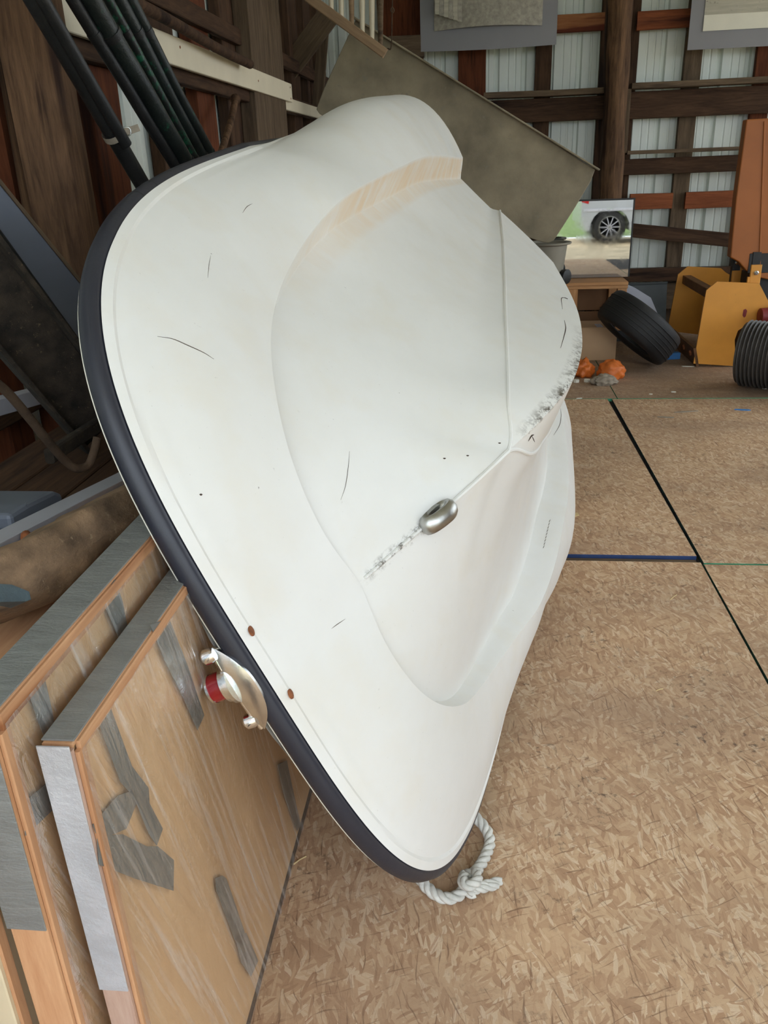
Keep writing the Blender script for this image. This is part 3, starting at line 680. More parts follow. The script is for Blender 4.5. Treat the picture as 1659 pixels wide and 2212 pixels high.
# towing eye on the stem
ep, en = on_hull(948, 1120, 0.0); ep = V((ep.x, 0, ep.z))
et = V((0.735, 0, 0.678)).normalized(); eo = V((-et.z, 0, et.x))
eye = bpy.data.objects.new('bow_eye', None); col.objects.link(eye); eye.parent = boat; eye['label'] = 'forged steel towing eye'
ring = []
for k in range(28):
    a = 2*math.pi*k/28; x = math.cos(a); y = math.sin(a)
    ring.append(ep+et*(0.029*x*(1.45 if x < 0 else 0.95))+eo*(0.012+0.016*y))
vs, fs = tube_data(ring, 0.0115, 10, closed=True); vs = [V((v.x, v.y*1.55, v.z)) for v in vs]
o = mesh('eye_loop', vs, fs, MT['steel'], None, 50, matrix=Matrix()); o.parent = eye
vs, fs = [], []
for k in range(24):
    a = 2*math.pi*k/24; x = math.cos(a)*0.046*(1.25 if math.cos(a) < 0 else 0.8); y = math.sin(a)*0.019
    vs += [ep+et*x+V((0, y, 0))-eo*0.004, ep+et*x*0.93+V((0, y*0.85, 0))+eo*0.006]
fs = [tuple(2*k for k in range(24))[::-1], tuple(2*k+1 for k in range(24))]+[(2*k, 2*((k+1) % 24), 2*((k+1) % 24)+1, 2*k+1) for k in range(24)]
o = mesh('eye_base', vs, fs, MT['steel'], None, 50, matrix=Matrix()); o.parent = eye
for d in (0.055, 0.064):
    q = ep-et*d
    o = mesh('eye_screw', *tube_data([q+eo*-0.002, q+eo*0.006], 0.0045, 8), MT['steel'], None, 40, matrix=Matrix()); o.parent = eye
# bow light: leaf-shaped chrome plate over the rail, studs and red lens on the deck side
nav = bpy.data.objects.new('bow_light', None); col.objects.link(nav); nav.parent = boat; nav['label'] = 'chrome bow light with red lens'
def npart(name, vs, fs, mat, smooth=40):
    o = mesh(name, vs, fs, mat, None, smooth, matrix=Matrix()); o.parent = nav; return o
NV = 0.012
pl = []
for k in range(25):
    s = -1+2*k/24; pl.append((NV+s*0.083, -0.040+0.037*(1-abs(s)**2.3)))
vs, fs = [], []
m = len(pl)
for (v, w) in pl:
    sg = (v-NV)/0.083; uu = -0.026+0.012*sg*sg
    vs += [V((uu, v, -0.042)), V((uu-0.004*(1-sg*sg), v, (w-0.042)/2)), V((uu, v, w)), V((uu+0.006, v, w)), V((uu+0.005, v, -0.042))]
for k in range(m-1):
    for j in range(5): fs.append((k*5+j, k*5+(j+1) % 5, (k+1)*5+(j+1) % 5, (k+1)*5+j))
fs += [(0, 1, 2, 3, 4), tuple((m-1)*5+j for j in range(5))]
npart('plate', vs, fs, MT['chrome'])
npart('plate_foot', *merge([tube_data([V((-0.018+0.006*(s/0.08)**2, NV+s, -0.0445)) for s in np.linspace(-0.08, 0.08, 14)], 0.0045, 8)]), MT['bright'])
def cyl(name, c, prof, mat, n=28):
    vs, fs = [], []
    for (r, h) in prof:
        for k in range(n): a = 2*math.pi*k/n; vs.append(V((c[0]+r*math.cos(a), c[1]+r*math.sin(a), c[2]-h)))
    for i in range(len(prof)-1):
        for k in range(n): fs.append((i*n+k, i*n+(k+1) % n, (i+1)*n+(k+1) % n, (i+1)*n+k))
    fs += [tuple(range(n)), tuple((len(prof)-1)*n+k for k in range(n))]
    return npart(name, vs, fs, mat)
cyl('stud', (-0.014, NV+0.072, -0.041), [(0.010, 0), (0.0125, 0.006), (0.0125, 0.018), (0.009, 0.022)], MT['bright'])
cyl('stud', (-0.014, NV-0.060, -0.041), [(0.010, 0), (0.0125, 0.006), (0.0125, 0.018), (0.009, 0.022)], MT['bright'])
cyl('lamp_ring', (-0.004, NV+0.012, -0.041), [(0.036, 0), (0.036, 0.006), (0.031, 0.008), (0.031, 0.016), (0.027, 0.019)], MT['chrome'])
cyl('lens', (-0.004, NV+0.012, -0.060), [(0.0235, 0), (0.0235, 0.022), (0.019, 0.027), (0.01, 0.030)], MT['redlens'])
cyl('lens_cap', (-0.004, NV+0.012, -0.082), [(0.0245, 0), (0.0245, 0.004), (0.018, 0.009), (0.006, 0.0105)], MT['chrome'])
# screws, scratches and cracks
for (x, y) in ((543, 1363), (628, 1499)):
    p, nn = on_hull(x, y, 0.0)
    vs, fs = [], []
    u_ = nn.orthogonal().normalized(); w_ = nn.cross(u_)
    for (r, h) in ((0.0085, -0.001), (0.0085, 0.001), (0.006, 0.0022), (0.001, 0.0026)):
        for k in range(14): a = 2*math.pi*k/14; vs.append(p+nn*h+(u_*math.cos(a)+w_*math.sin(a))*r)
    for i in range(3):
        for k in range(14): fs.append((i*14+k, i*14+(k+1) % 14, (i+1)*14+(k+1) % 14, (i+1)*14+k))
    fs += [tuple(range(14)), tuple(42+k for k in range(14))]
    bpart('screw', vs, fs, MT['rust'])
def mark(name, pix, r, mat, parent=hull):
    P = []
    for p in curve_pts([(x, y, 0) for x, y in pix], 5):
        q, nn = on_hull(p.x, p.y, 0.0002)
        if q is not None and (not P or (q-P[-1]).length < 0.08): P.append(q)
    if len(P) < 3: return
    m = len(P)-1
    o = mesh(name, *tube_data(P, r, 6, rad=lambda t: r*(0.25+0.75*math.sin(math.pi*min(max(t, 0.03), 0.97)))), mat, None, 50, matrix=Matrix()); o.parent = parent
    return o
mark('scratch', [(340, 727), (372, 732), (405, 746), (440, 762), (462, 776)], 0.0008, MT['scratch'])
mark('scratch', [(455, 552), (451, 575), (449, 600)], 0.0005, MT['scratch'])
mark('scratch', [(755, 975), (752, 1010), (746, 1050), (736, 1080)], 0.0006, MT['scratch'])
mark('scratch', [(716, 1358), (728, 1349), (746, 1337)], 0.0006, MT['scratch'])
mark('scratch', [(524, 460), (533, 447), (545, 440)], 0.0006, MT['scratch'])
mark('crack', [(1225, 830), (1228, 850)], 0.001, MT['crack'])
mark('crack', [(1219, 642), (1226, 646), (1213, 644), (1215, 668)], 0.0012, MT['crack'])
mark('crack', [(1219, 692), (1222, 708), (1219, 724), (1211, 752)], 0.0013, MT['crack'])
mark('crack', [(1211, 882), (1212, 900), (1208, 920), (1196, 940)], 0.0012, MT['crack'])
mark('crack', [(1141, 953), (1147, 942), (1153, 939)], 0.0022, MT['crack'])
mark('crack', [(1149, 942), (1155, 955)], 0.0010, MT['crack'])
for i in range(9): mark('dent_mark', [(1189-i*1.6, 1122+i*7), (1187-i*1.6, 1126+i*7), (1186-i*1.6, 1128+i*7)], 0.0010, MT['scratch'])
for (x, y) in ((1079, 957), (1010, 984), (960, 990), (434, 1068)):
    mark('hole', [(x-3, y), (x, y+0.5), (x+3, y)], 0.0016, MT['crack'])

# ================================================================== WRAPPED PANELS LEANING AT THE LEFT
def panel_crate(label, x0, lean, y0, y1, h, t, mat, group):
    """flat framed panel standing on edge, face towards the boat"""
    ez = V((-lean, 0, 1)).normalized(); n = V((1, 0, lean)).normalized(); ey = V((0, 1, 0)); o = V((x0, y0, 0))
    root = thing('packing_panel', (x0-t/2, (y0+y1)/2, 0), label, 'panel', group)
    at = lambda y, z, d=0.0: V((x0, y, 0))+ez*z+n*d
    beam('face_board', at((y0+y1)/2, 0.004, -t/2), at((y0+y1)/2, h-0.004, -t/2), (y1-y0)-0.01, t-0.008, ey, mat, root, 0.002)
    return root, at, ez, n
def tape(root, o, n, pix, mat, d=0.0012, name='tape'):
    P = [PP(x, y, o, n)+n*d for x, y in pix]
    return prism(name, P, n*0.0009, mat, root)
GP = 'film-wrapped panels stacked on edge'
# nearest panel
A, atA, ezA, nA = panel_crate('front plywood panel wrapped in film with grey tape, against the boat', -0.420, 0.014, 0.684, 2.3, 0.920, 0.036, MT['ply'], GP)
oA = atA(0.684, 0)
beam('edge_strip', atA(0.691, 0.920-0.006, 0.0015), atA(2.3, 0.920-0.006, 0.0015), 0.016, 0.006, ezA, MT['plyt'], A, 0.0015)
beam('edge_strip', atA(0.693, 0.0, 0.0015), atA(0.693, 0.912, 0.0015), 0.018, 0.006, V((0, 1, 0)), MT['plyt'], A, 0.0015)
beam('end_strip', atA(0.681, 0.0, -0.018), atA(0.681, 0.918, -0.018), 0.036, 0.008, nA, MT['palewood'], A, 0.0015)
beam('top_strip', atA(0.684, 0.921, -0.018), atA(2.3, 0.921, -0.018), 0.036, 0.006, nA, MT['plyt'], A, 0.0015)
beam('tape', atA(0.687, 0.9255, -0.0185), atA(1.62, 0.9255, -0.0185), 0.038, 0.0022, nA, MT['tape'], A, 0.0006)
beam('tape', atA(0.6755, 0.55, -0.0185), atA(0.6755, 0.926, -0.0185), 0.038, 0.002, nA, MT['tapes'], A, 0.0006)
oAf = atA(0.684, 0, 0.0)
for pix, mk in (([(322, 1350), (362, 1335), (400, 1430), (439, 1545), (424, 1577), (396, 1512), (355, 1430)], 'taped'),
                ([(204, 1545), (236, 1530), (282, 1655), (318, 1702), (320, 1735), (349, 1790), (336, 1826), (318, 1800), (287, 1722), (258, 1690)], 'taped'),
                ([(197, 1781), (252, 1718), (288, 1706), (292, 1735), (270, 1790), (232, 1806), (208, 1812)], 'taped'),
                ([(206, 1806), (262, 1802), (314, 1828), (338, 1828), (373, 1858), (372, 1924), (290, 1898), (212, 1868)], 'taped'),
                ([(463, 1897), (478, 1891), (487, 1898), (526, 2012), (521, 2042), (505, 2030), (466, 1925)], 'taped'),
                ([(598, 1652), (618, 1642), (630, 1700), (648, 1782), (640, 1796), (612, 1718)], 'taped'),
                ([(505, 2020), (530, 2015), (556, 2075), (540, 2110), (520, 2080)], 'tape')):
    tape(A, oAf, nA, pix, MT[mk])
def film_sheet(root, at, y0, y1, h, d, seed, name='stretch_film'):
    vs, fs = [], []; ny, nz = 46, 34
    for i in range(ny+1):
        for j in range(nz+1):
            y = y0+(y1-y0)*i/ny; z = h*j/nz
            w = noise.noise(V((y*5+z*1.5+seed, z*2, seed)))*0.004+noise.noise(V((y*22+z*5, z*4, seed+3)))*0.0022
            vs.append(at(y, z, d+0.004+w*0.7))
    for i in range(ny):
        for j in range(nz): a = i*(nz+1)+j; fs.append((a, a+1, a+nz+2, a+nz+1))
    return mesh(name, vs, fs, MT['film'], root, 80)
film_sheet(A, atA, 0.689, 2.25, 0.912, 0.002, 1)
# second panel
B, atB, ezB, nB = panel_crate('second plywood panel from the boat, taller, with wide grey tape on top', -0.478, 0.008, 0.640, 2.2, 0.985, 0.045, MT['ply'], GP)
beam('edge_strip', atB(0.648, 0.976, 0.0015), atB(2.2, 0.976, 0.0015), 0.020, 0.006, ezB, MT['plyt'], B, 0.0015)
beam('edge_strip', atB(0.650, 0, 0.0015), atB(0.650, 0.966, 0.0015), 0.018, 0.006, V((0, 1, 0)), MT['plyt'], B, 0.0015)
beam('end_strip', atB(0.638, 0.0, -0.0225), atB(0.638, 0.982, -0.0225), 0.045, 0.008, nB, MT['plyt'], B, 0.0015)
beam('top_strip', atB(0.640, 0.986, -0.0225), atB(2.2, 0.986, -0.0225), 0.045, 0.006, nB, MT['plyt'], B, 0.0015)
beam('tape', atB(0.638, 0.991, -0.023), atB(1.7, 0.991, -0.023), 0.048, 0.002, nB, MT['tape'], B, 0.0006)
beam('tape', atB(0.6325, 0.70, -0.023), atB(0.6325, 0.99, -0.023), 0.048, 0.002, nB, MT['tape'], B, 0.0006)
beam('tape', atB(0.6325, 0.36, -0.023), atB(0.6325, 0.44, -0.023), 0.048, 0.002, nB, MT['taped'], B, 0.0006)
oBf = atB(0.640, 0)
for pix, mk in (([(211, 1299), (246, 1252), (262, 1300), (277, 1376), (256, 1381), (243, 1352), (228, 1320)], 'taped'),
                ([(56, 1490), (90, 1450), (108, 1530), (120, 1590), (100, 1612), (80, 1560)], 'tape'),
                ([(45, 1735), (100, 1690), (110, 1750), (52, 1805)], 'tape')):
    tape(B, oBf, nB, pix, MT[mk])
film_sheet(B, atB, 0.648, 1.6, 0.975, 0.002, 5)
# third panel, pale
C3, atC, ezC, nC = panel_crate('pale cream panel at the bottom left edge with dark tape band', -0.548, 0.0, 0.630, 2.0, 0.86, 0.045, MT['creamply'], GP)
beam('end_strip', atC(0.628, 0.0, -0.0225), atC(0.628, 0.858, -0.0225), 0.045, 0.008, nC, MT['creamply'], C3, 0.0015)
beam('tape', atC(0.6225, 0.49, -0.0225), atC(0.6225, 0.545, -0.0225), 0.050, 0.002, nC, MT['taped'], C3, 0.0006)
beam('tape', atC(0.6225, 0.70, -0.0225), atC(0.6225, 0.86, -0.0225), 0.050, 0.002, nC, MT['taped'], C3, 0.0006)
beam('edge_strip', atC(0.638, 0, 0.0015), atC(0.638, 0.855, 0.0015), 0.016, 0.005, V((0, 1, 0)), MT['plyt'], C3, 0.0015)

# old timber box behind the panels, carrying foam and metal
tb = thing('timber_box', (-0.83, 1.25, 0), 'brown timber box behind the wrapped panels, under the foam', 'box')
for k in range(4): beam('plank', (-0.64-k*0.127, 0.45, 0.880), (-0.64-k*0.127, 2.05, 0.880), 0.122, 0.03, (1, 0, 0), MT['plyt' if k == 0 else 'stud'], tb, 0.003)  # rear planks coloured dark to stand in for shade beyond the foam
for k in range(4): beam('side_board', (-0.615, 0.45, 0.105+k*0.22), (-0.615, 2.05, 0.105+k*0.22), 0.215, 0.025, (0, 0, 1), MT['fresh'], tb, 0.003)
for (x, y) in ((-0.66, 0.5), (-1.03, 0.5), (-0.66, 2.0), (-1.03, 2.0)): beam('corner_post', (x, y, 0), (x, y, 0.86), 0.05, 0.05, (1, 0, 0), MT['stud'], tb)
for k in range(4): beam('end_board', (-0.62, 0.46, 0.105+k*0.22), (-1.07, 0.46, 0.105+k*0.22), 0.215, 0.02, (0, 0, 1), MT['fresh'], tb, 0.003)
# foam pad
op, onn = V((-0.60, 1.1, 1.0)), V((0.9, 0.0, 0.42)).normalized()
outl = [(-30, 1205), (60, 1160), (130, 1125), (215, 1080), (290, 1040), (330, 1050), (325, 1090), (296, 1125), (250, 1172), (200, 1222), (140, 1284), (105, 1300), (60, 1302), (-30, 1305)]
fm = thing('foam_pad', PP(120, 1250, op, onn), 'stained brown foam slab lying on the timber box', 'foam')
P = curve_pts([PP(x, y, op, onn) for x, y in outl], 4, True)
vs, fs = [], []; n = len(P); cen = sum(P, V((0, 0, 0)))/n
layers = [(-0.10, 0.98), (-0.09, 1.0), (-0.012, 1.0), (0.0, 0.975), (0.006, 0.90), (0.008, 0.7), (0.009, 0.4)]
for d, sc in layers:
    for p in P:
        q = cen+(p-cen)*sc+onn*d; q += onn*noise.noise(q*14)*0.010+V((0, 0, noise.noise(q*22+V((3, 3, 3)))*0.006)); vs.append(q)
for i in range(len(layers)-1):
    for k in range(n): fs.append((i*n+k, i*n+(k+1) % n, (i+1)*n+(k+1) % n, (i+1)*n+k))
fs += [tuple(range(n))[::-1], tuple((len(layers)-1)*n+k for k in range(n))]
mesh('slab', vs, fs, MT['foam'], fm, 60)
P = [PP(x, y, op, onn)+onn*0.012 for x, y in ((-30, 1268), (10, 1270), (48, 1285), (52, 1302), (40, 1306), (-30, 1308))]
prism('torn_cover', P, -onn*0.03, MT['tarp'], fm)
# aluminium angle
al_ = thing('aluminium_angle', PX(140, 1112, -0.70), 'bright aluminium angle strip lying above the foam slab', 'metal strip')
a, b = PX(-40, 1206, -0.73), PX(300, 1028, -0.73)
beam('face_flange', a, b, 0.018, 0.003, (0, 0, 1), MT['alu'], al_, 0.0008); up = V((-1, 0, 0.15))
beam('top_flange', a+V((-0.016, 0, 0.010)), b+V((-0.016, 0, 0.010)), 0.034, 0.003, up, MT['alu'], al_, 0.0008)
lathe('rust_bolt', [(0.012, 0), (0.013, 0.005), (0.006, 0.012)], PX(54, 1163, -0.722), (1, 0, 0.2), MT['rust'], al_, 10)
# folded grey tarp and a black box on the timber box
P = [PX(x, y, -0.78) for x, y in ((22, 1112), (60, 1088), (118, 1060), (136, 1066), (138, 1084), (100, 1112), (48, 1142), (30, 1150))]
o = prism('folded_tarp', P, (-0.14, 0, 0), MT['greyboard'], None, 0, 0.008); tag(o, 'folded grey tarp in the shadow behind the aluminium strip', 'tarp')
bx = thing('dark_box', (-0.98, 1.05, 0.92), 'black box in the deep shadow at the left edge', 'box')
box('box_body', (-0.95, 1.0, 0.921), (0.22, 0.3, 0.16), MT['black'], bx, 0.1); box('box_lid', (-0.95, 1.0, 1.082), (0.23, 0.31, 0.02), MT['black'], bx, 0.1)

# ================================================================== LONG THINGS LEANING ON THE LEFT WALL
def lean_line(p, q, X1, X2, ext0=0.0, ext1=0.0):
    a = PX(*p, X1); b = PX(*q, X2); d = b-a
    if ext1 is None: return a-d*ext0, b+d*((b.z-0.95)/-d.z)      # down to the timber box
    return a-d*ext0, b+d*ext1
gp = thing('grey_plank', PX(100, 600, -0.95), 'slate grey board with brown edge sloping down behind the boat', 'board')
a, b = lean_line((0, 482), (190, 705), -1.0, -0.95, 0.5, None); d = (b-a).normalized(); upv = V((0.25, 0.2, 1.0)); upv = (upv-d*upv.dot(d)).normalized()
beam('board_face', a, b, 0.105, 0.018, upv, MT['greyboard'], gp, 0.002)
beam('edge_strip', a+upv*0.056, b+upv*0.056, 0.008, 0.024, upv, MT['grey wood'], gp, 0.001)
a2, b2 = lean_line((0, 560), (180, 800), -0.97, -0.92, 0.5, None)
cb_ = thing('channel_bar', a2, 'black steel channel bar below the grey board', 'steel bar')
d = (b2-a2).normalized(); u2 = (V((0.25, 0.2, 1.0))-d*V((0.25, 0.2, 1.0)).dot(d)).normalized(); n2 = d.cross(u2)
beam('web', a2, b2, 0.050, 0.006, u2, MT['black'], cb_, 0.001)
for s in (-1, 1): beam('flange', a2+u2*0.025*s+n2*0.012, b2+u2*0.025*s+n2*0.012, 0.005, 0.03, u2, MT['black'], cb_, 0.001)
a3, b3 = lean_line((-10, 640), (170, 860), -0.93, -0.88, 0.6, 0.35)
mp = thing('conveyor_trough', a3, 'mud-crusted dark steel trough at the left edge', 'trough')
d = (b3-a3).normalized(); u3 = (V((0.3, 0.1, 1.0))-d*V((0.3, 0.1, 1.0)).dot(d)).normalized(); n3 = d.cross(u3)
beam('trough_floor', a3, b3, 0.125, 0.012, u3, MT['dirt'], mp, 0.003, 0.006)
for s in (-1, 1): beam('trough_wall', a3+u3*0.066*s+n3*0.018*(1 if n3.x > 0 else -1), b3+u3*0.066*s+n3*0.018*(1 if n3.x > 0 else -1), 0.010, 0.05, u3, MT['dirt'], mp, 0.002, 0.003)
wr_ = thing('white_trim', PX(50, 868, -1.05), 'short white plastic trim piece at the left edge', 'trim')
a, b = PX(-30, 889, -1.04), PX(128, 846, -1.04)
beam('trim_face', a, b, 0.034, 0.006, (0, 0, 1), MT['alu'], wr_, 0.001); beam('trim_lip', a+V((-0.012, 0, 0.017)), b+V((-0.012, 0, 0.017)), 0.03, 0.005, (-1, 0, 0.1), MT['alu'], wr_, 0.001)
tag(tube('bent_rod', curve_pts([PX(-15, 822, -0.80), PX(20, 852, -0.80), PX(65, 905, -0.80), PX(105, 955, -0.80), PX(140, 995, -0.80), PX(165, 1012, -0.79), PX(190, 1005, -0.78), PX(203, 975, -0.77), PX(210, 945, -0.765)], 6), 0.0085, MT['rusty'], None, 9),
    'rusty bent rod hooked at its lower end', 'rod')
tag(beam('mud_bar', PX(105, 985, -0.86), PX(250, 893, -0.86), 0.032, 0.02, (0, 0, 1), MT['dirt'], None, 0.004, 0.004), 'mud-crusted flat bar rising to the black rail', 'steel bar')
# single strapped pole
a, b = lean_line((75, 0), (306, 396), -1.035, -0.975, 0.55, 0.9)
sp_ = thing('leaning_pole', b, 'black pole with pale web strap, leaning beside the log post', 'pole')
d = b-a
tube('pole_body', [a+d*t for t in np.linspace(0, 1, 24)], 0.024, MT['black'], sp_, 14, rad=lambda t: 0.026-0.005*t)
off = d.normalized().cross(V((0, 0, 1))).normalized()
tube('pole_body', [a+d*t+off*0.028+V((0, 0, -0.012)) for t in np.linspace(0.0, 0.52, 16)], 0.016, MT['black'], sp_, 12)
t0 = (PX(240, 290, -1.0)-a).length/d.length; c = a+d*t0; dn = d.normalized()
ring = []
u_ = dn.orthogonal().normalized(); w_ = dn.cross(u_)
for k in range(24): an = 2*math.pi*k/24; ring.append((u_*math.cos(an)+w_*math.sin(an)))
vs = [c+r*0.0295-dn*0.009 for r in ring]+[c+r*0.0295+dn*0.009 for r in ring]
st = mesh('strap', vs, [(k, (k+1) % 24, 24+(k+1) % 24, 24+k) for k in range(24)], MT['strap'], sp_, 60)
bk = c-sight(240, 290).normalized()*0.030+V((0.022, 0.02, 0.004))
tube('buckle', curve_pts([bk+V((-0.012, 0, -0.012)), bk+V((0.014, 0.008, -0.006)), bk+V((0.014, 0.008, 0.012)), bk+V((-0.012, 0, 0.010))], 3, True), 0.002, MT['steel'], st, 6, True)
beam('strap_end', bk+V((0, 0, 0)), bk+V((0.035, 0.025, 0.012)), 0.018, 0.003, (0, 0, 1), MT['strap'], st, 0.0008)
# bundle of pipes
BG = 'black and green pipes leaning in a bundle'
specs = [((158, 0), (386, 372), -1.02, -0.94, 0.017, 'black', 'black thin pipe, leftmost of the leaning bundle'),
         ((196, 0), (404, 356), -0.99, -0.92, 0.027, 'blackg', 'thick scuffed black pipe second in the leaning bundle'),
         ((234, 0), (424, 348), -1.01, -0.94, 0.014, 'greenp', 'green-flecked pipe third in the leaning bundle'),
         ((258, 0), (438, 342), -1.035, -0.965, 0.021, 'blackg', 'scuffed dark pipe fourth in the leaning bundle'),
         ((282, 0), (456, 336), -1.015, -0.945, 0.018, 'blackg', 'green-edged pipe, rightmost of the leaning bundle')]
for (p, q, X1, X2, r, mk, lb) in specs:
    a, b = lean_line(p, q, X1, X2, 0.5, 0.75); d = b-a
    root = thing('pipe', b, lb, 'pipe', BG)
    P = [a+d*t for t in np.linspace(0, 1, 22)]; vs, fs = tube_data(P, r, 14)
    vs = [v+V((noise.noise(v*6), noise.noise(v*6+V((9, 1, 4))), noise.noise(v*6+V((2, 8, 5)))))*0.003 for v in vs]
    mesh('pipe_body', vs, fs, MT[mk], root, 50)
    for t in (0.30, 0.66): tube('collar', [a+d*(t-0.008), a+d*(t+0.008)], r*1.12, MT['black'], root, 14)
sk = thing('tool_handle', PX(480, 310, -1.20), 'old wooden tool handle standing against the left wall', 'tool handle')
a, b = PX(508, 216, -1.22), PX(478, 330, -1.15)
tube('shaft', curve_pts([a, a+(b-a)*0.4+V((0, 0.02, 0)), b], 6), 0.016, MT['log'], sk, 10)
lathe('knob', [(0.012, -0.01), (0.024, 0.0), (0.026, 0.015), (0.016, 0.03)], a, (a-b), MT['log'], sk, 12)

# ================================================================== BACK OF THE BARN
# diagonal brace and planks by the corner
a = PY(612, 165, 6.6); b = PY(712, 30, 6.6); beam('brace', a, b, 0.15, 0.03, (0, 0, 1), MT['grey wood'], wall_l)
a = PY(700, 45, 7.2); b = PY(686, 228, 7.2); beam('brace', b, a, 0.085, 0.03, (1, 0, 0), MT['grey wood'], wall_l)
# big grey panel
yT = 6.35
tp = thing('grey_trough', PY(1185, 524, yT), 'large worn grey-brown panel sloping down behind the boat', 'panel')
outl = [(768, 42), (1060, 222), (1286, 366), (1276, 392), (1240, 452), (1204, 508), (1196, 520), (1184, 525), (1172, 523), (1130, 510), (960, 410), (760, 288), (690, 246), (683, 236), (700, 190)]
prism('panel_face', [PY(x, y, yT) for x, y in outl], (0, 0.045, 0), MT['trough'], tp, 0, 0.006)
a, b = PY(764, 38, yT-0.012), PY(1294, 367, yT-0.012)
beam('top_flange', a, b, 0.012, 0.075, (0, 0, 1), MT['trough'], tp, 0.003)
# wooden lattice gate hung at the top
lg = thing('spindle_rail', PY(760, 60, 5.6), 'pale wooden rail with upright spindles hanging at the top', 'railing')
yL = 5.6
a, b = PY(640, -25, yL), PY(832, 116, yL)
beam('rail', a, b, 0.055, 0.05, (0, 0, 1), MT['palerail'], lg, 0.004)
a2, b2 = PY(640, -140, yL), PY(860, 20-60, yL)
for i, (x, y, mk) in enumerate(((716, 26, 'cream'), (738, 42, 'cream'), (760, 58, 'palerail'), (783, 74, 'cream'), (804, 88, 'cream'), (822, 102, 'grey wood'))):
    p = PY(x, y, yL-0.0); tube('spindle', [p, p+V((0.008, 0, 0.25)), p+V((0.012, 0, 0.62))], 0.017, MT[mk], lg, 10, rad=lambda t: 0.0165-0.003*math.cos(t*6))
a, b = PY(640, -185, yL), PY(832, -44, yL); beam('rail', a, b, 0.05, 0.05, (0, 0, 1), MT['palerail'], lg, 0.004)
hk = thing('hanging_hook', PY(846, 100, 6.2), 'thin bent wire hook hanging beside the wooden spindles', 'hook')
tube('wire', curve_pts([PY(848, -40, 6.2), PY(847, 30, 6.2), PY(845, 100, 6.2), PY(838, 105, 6.2), PY(826, 104, 6.2)], 5), 0.004, MT['rusty'], hk, 6)
tube('wire_knot', curve_pts([PY(847, 16, 6.19), PY(851, 22, 6.19), PY(848, 28, 6.19), PY(844, 22, 6.19)], 4, True), 0.004, MT['rusty'], hk, 6, True)

# mounted prints hung on the back wall
def print_board(label, x0, x1, ybot, px0, px1, pybot, curl, mk, Y=7.70):
    z0 = PY((x0+x1)/2, ybot, Y).z; zt = z0+0.85; xa, xb = PY(x0, ybot-40, Y).x, PY(x1, ybot-40, Y).x
    root = thing('mounted_print', ((xa+xb)/2, Y, z0), label, 'print', 'prints hung on the back wall')
    vs, fs = [], []; n = 16
    for s in range(2):
        for i in range(n+1):
            f = i/n; bow = 0.03*math.sin(math.pi*f)*curl
            vs += [(xa+(xb-xa)*f, Y-bow+s*0.004, z0-0.012*math.sin(math.pi*f)*curl), (xa+(xb-xa)*f, Y-bow*0.5+s*0.004, zt)]
    m = 2*(n+1)
    for i in range(n):
        fs += [(2*i, 2*i+2, 2*i+3, 2*i+1), (m+2*i, m+2*i+1, m+2*i+3, m+2*i+2), (2*i, m+2*i, m+2*i+2, 2*i+2), (2*i+1, 2*i+3, m+2*i+3, m+2*i+1)]
    fs += [(0, 1, m+1, m), (2*n, m+2*n, m+2*n+1, 2*n+1)]
    mesh('mat_board', vs, fs, MT['mat'], root, 40)
    pa, pb = PY(px0, pybot-10, Y).x, PY(px1, pybot-10, Y).x; pz = PY((px0+px1)/2, pybot, Y).z
    vs, fs = [], []
    for i in range(n+1):
        f = i/n
        for j in range(7):
            g = j/6; lift = 0.006+0.05*curl*(1-g)**2*math.sin(math.pi*f)
            vs.append((pa+(pb-pa)*f, Y-0.03*math.sin(math.pi*min(max((pa+(pb-pa)*f-xa)/(xb-xa), 0), 1))*curl-lift, pz+0.60*g+(0.012*math.sin(math.pi*f)*curl if j == 0 else 0)))
    for i in range(n):
        for j in range(6): a = i*7+j; fs.append((a, a+7, a+8, a+1))
    mesh('photo_sheet', vs, fs, MT[mk], root, 50)
    return root, pa, pb, pz, Y
r1, pa, pb, pz, Y1 = print_board('sepia print on grey mat with curled bottom edge', 908, 1203, 104, 938, 1171, 62, 1.0, 'photo')
for k in range(6):   # upright boards shown at the left of the print
    x = pa+0.012+k*0.036
    prism('printed_plank', [(x, Y1-0.088-0.012*math.sin((k+1)*0.3), pz+0.11-k*0.012), (x+0.035, Y1-0.088-0.012*math.sin((k+1)*0.3), pz+0.105-k*0.012), (x+0.035, Y1-0.065, pz+0.58), (x, Y1-0.065, pz+0.58)], (0, 0.0015, 0), MT['photo2' if k % 2 == 0 else 'photo'], r1)
r2, pa, pb, pz, Y1 = print_board('sepia print on grey mat at the top right corner', 1489, 1730, 102, 1519, 1690, 63, 0.0, 'photo2')
prism('print_margin', [(pa, Y1-0.008, pz), (pb, Y1-0.008, pz), (pb, Y1-0.008, pz+0.11), (pa, Y1-0.008, pz+0.11)], (0, 0.001, 0), MT['paper'], r2)

